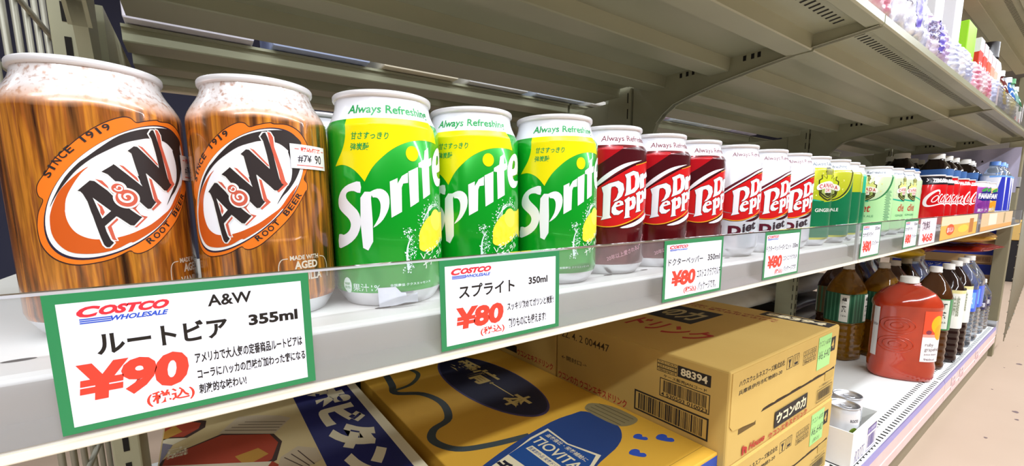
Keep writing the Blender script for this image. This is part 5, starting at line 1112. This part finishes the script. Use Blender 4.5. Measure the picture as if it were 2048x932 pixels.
for k in range(5):
    x = 1640 + k * 62
    carton_up('snack_box', ['red and white snack box next to the lime green box', 'red snack box, second of five standing in line', 'orange-red snack box in the middle of five', 'pale salmon snack box, fourth of five', 'cream snack box, last of five before the dark-capped bottle'][k], 'box', x, -24, 50, 90, 166 - 3 * k, mat('snack_%d' % k, ('e23a2c', 'e0402e', 'e05a3a', 'eea48a', 'f0c4ae')[k], .4),
        lambda A, w_, h_: (A.rect(0, h_ * .82, w_, h_, white, 1), A.text('お徳用', w_ * .1, h_ * .55, w_ * .9, h_ * .68, white, 2, .03)), lambda A, d_, h_: (A.rect(-d_, h_ * .8, 0, h_, white, 1), A.rect(-d_ * .5, h_ * .1, -d_ * .2, h_ * .35, MK('3a5ad0'), 1)))
for x, k in ((1640, 0),): pass
bk = bottle('sauce_bottle', 'white and black bottle with a broad black cap on the overhead shelf', 'bottle', (1982, 12, US), [(30, 0), (34, 3), (34, 90), (36, 96), (36, 150), (33, 165), (26, 176), (22, 182)], mat('bottle_white', 'eceaf2', .3), None, 0, None, (27, 46), mat('cap_black', '1e1a1a', .35), lambda t: wrap(t, 'black_label', 60, 112, 35.2, MK('26222a', rough=.3), None, Art().line(ellipse(210, 88, 16, 12), 4, white, 1, closed=True)))
for k, (x, h_, c_) in enumerate(((2075, 150, 'b8a88a'), (2150, 165, '8a3a3a'), (2230, 140, '7aaee8'), (2310, 170, '4a8ae0'), (2400, 180, 'a8d8cc'), (2490, 165, '3a8a5a'))):
    bottle('seasoning_bottle', ['small tan bottle behind the black-capped one', 'small dark red bottle on the overhead shelf', 'pale blue bottle on the overhead shelf near the far end', 'strong blue bottle on the overhead shelf near the far end', 'pale mint bottle on the overhead shelf', 'dark green bottle at the far end of the overhead shelf'][k], 'bottle', (x, 0, US), [(24, 0), (28, 3), (28, h_ * .6), (20, h_ * .8), (11, h_ * .9), (11, h_ * .95)], liquid('col_%d' % k, c_, trans=.5), None, 0, None, (13, 18), MK(('efece6', 'efece6', 'f4f4fa', 'e6e6f0', '3a8a4a', 'efece6')[k]), lambda t: wrap(t, 'paper_label', 30, h_ * .5, 28.2, MK('efe9dc'), None, Art().text('SALE', 190, 40, 250, 55, red, 1, .02)))
# bags and clear packs hanging over the rail
wrapm = mat('pack_lilac', 'f4eefb', .2, .1, noise=(40, .35, 'b79ad2'), bump=(60, .9)); wrapw = mat('pack_white', 'fbfaff', .2, .1, noise=(34, .3, 'b4b8dc'), bump=(50, .9)); wrapp = mat('pack_pink', 'faeaf2', .25, .1, noise=(30, .3, 'd0708a'), bump=(50, .9))
for k, (x, L_, h_, m_, lb) in enumerate(((520, 170, 120, wrapm, 'crinkled lilac and white packet, the nearest on the overhead shelf'), (700, 170, 110, wrapp, 'clear packet with pink and orange print on the overhead shelf'), (880, 180, 120, wrapw, 'grey-lettered clear packet leaning on the tall white carton'), (1030, 200, 70, wrapm, 'packet with a violet stripe lying before the white cartons'), (1240, 220, 66, wrapw, 'clear crumpled packet in front of the alcohol-free carton'), (1480, 230, 64, wrapp, 'mauve crumpled packet below the lime green box'), (1730, 230, 70, wrapw, 'clear packet with a yellow tag below the red snack boxes'), (1960, 200, 66, mat('pack_yellow', 'f2dc5a', .25, .1, noise=(30, .4, 'e0e0e8'), bump=(50, .8)), 'yellow ribbed packet near the black-capped bottle'))):
    t = pillow('plastic_packet', lb, 'packet', (x + L_ / 2 - 60, -45, US + h_ / 2 + 4), (L_, h_, 24), m_, 0, 20 + k, .16, 'crinkled packets on the overhead shelf', wr=12, tilt=PI / 2 - .12, e=.4,
        arts=Art().rect(.5, .12, .62, .9, MK('6a5ac0', rough=.3), 1).text('お買得', .1, .3, .45, .7, MK('8a88b0', rough=.3), 1, .01) if k in (2, 3) else (Art().rect(.55, .2, .72, .75, MK('f2d23a', rough=.3), 1) if k == 6 else Art().rect(.1, .2, .3, .7, MK('d9607a', rough=.3), 1) if k == 1 else None))
t = thing('price_flag', 'white price flag with red print leaning out at the far end of the overhead shelf', 'price card', (2120, -66, US + 4), .1)
b = MB().box(0, -1, 0, 170, 0, 60, MK('f4f4fa')); A = Art(); A.text('特価', 30, 30, 90, 50, red, 1, .03); A.text('¥198', 40, 8, 120, 26, red, 1, .03); A.onto(b, plane_map((0, -1, 0), (1, 0, 0), (0, 0, 1), (0, -1, 0)), .2, .1); b.build('card_face', t)
# stacked back carton behind the kraft stack, left of the upright
t = thing('carton', 'deep kraft carton standing behind the kraft stack in the shade', 'carton', (547, 347, -440))
b = MB(); b.box(0, 0, 0, 190, 228, 279.6, kraft, 2); A = Art(); A.rect(-225, 172, -130, 188, kblk, 1); A.text('ウコンエキスドリンク', -128, 170, -8, 184, kred, 1, .02); A.onto(b, plane_map((0, 0, 0), (0, -1, 0), (0, 0, 1), (-1, 0, 0)), .2, .1); b.build('box_body', t)
MB().box(92, 1, 279.6, 98, 227, 279.9, MK('a88a48')).build('lid_seam', t)
# something standing on the floor of the far aisle
t = thing('floor_crate', 'yellow-lidded black crate on the floor of the far aisle', 'crate', (5200, -250, -570), 0)
MB().box(0, 0, 0, 500, 500, 330, mat('crate_black', '1a1a1e', .5), 10).build('crate_body', t); MB().box(-10, -10, 332, 510, 510, 480, mat('crate_yellow', 'd9b46a', .6), 6).build('lid', t)

dkc = mat('carton_dim', '4a3c2c', .8)  # cartons added to keep far-side light from under the shelf
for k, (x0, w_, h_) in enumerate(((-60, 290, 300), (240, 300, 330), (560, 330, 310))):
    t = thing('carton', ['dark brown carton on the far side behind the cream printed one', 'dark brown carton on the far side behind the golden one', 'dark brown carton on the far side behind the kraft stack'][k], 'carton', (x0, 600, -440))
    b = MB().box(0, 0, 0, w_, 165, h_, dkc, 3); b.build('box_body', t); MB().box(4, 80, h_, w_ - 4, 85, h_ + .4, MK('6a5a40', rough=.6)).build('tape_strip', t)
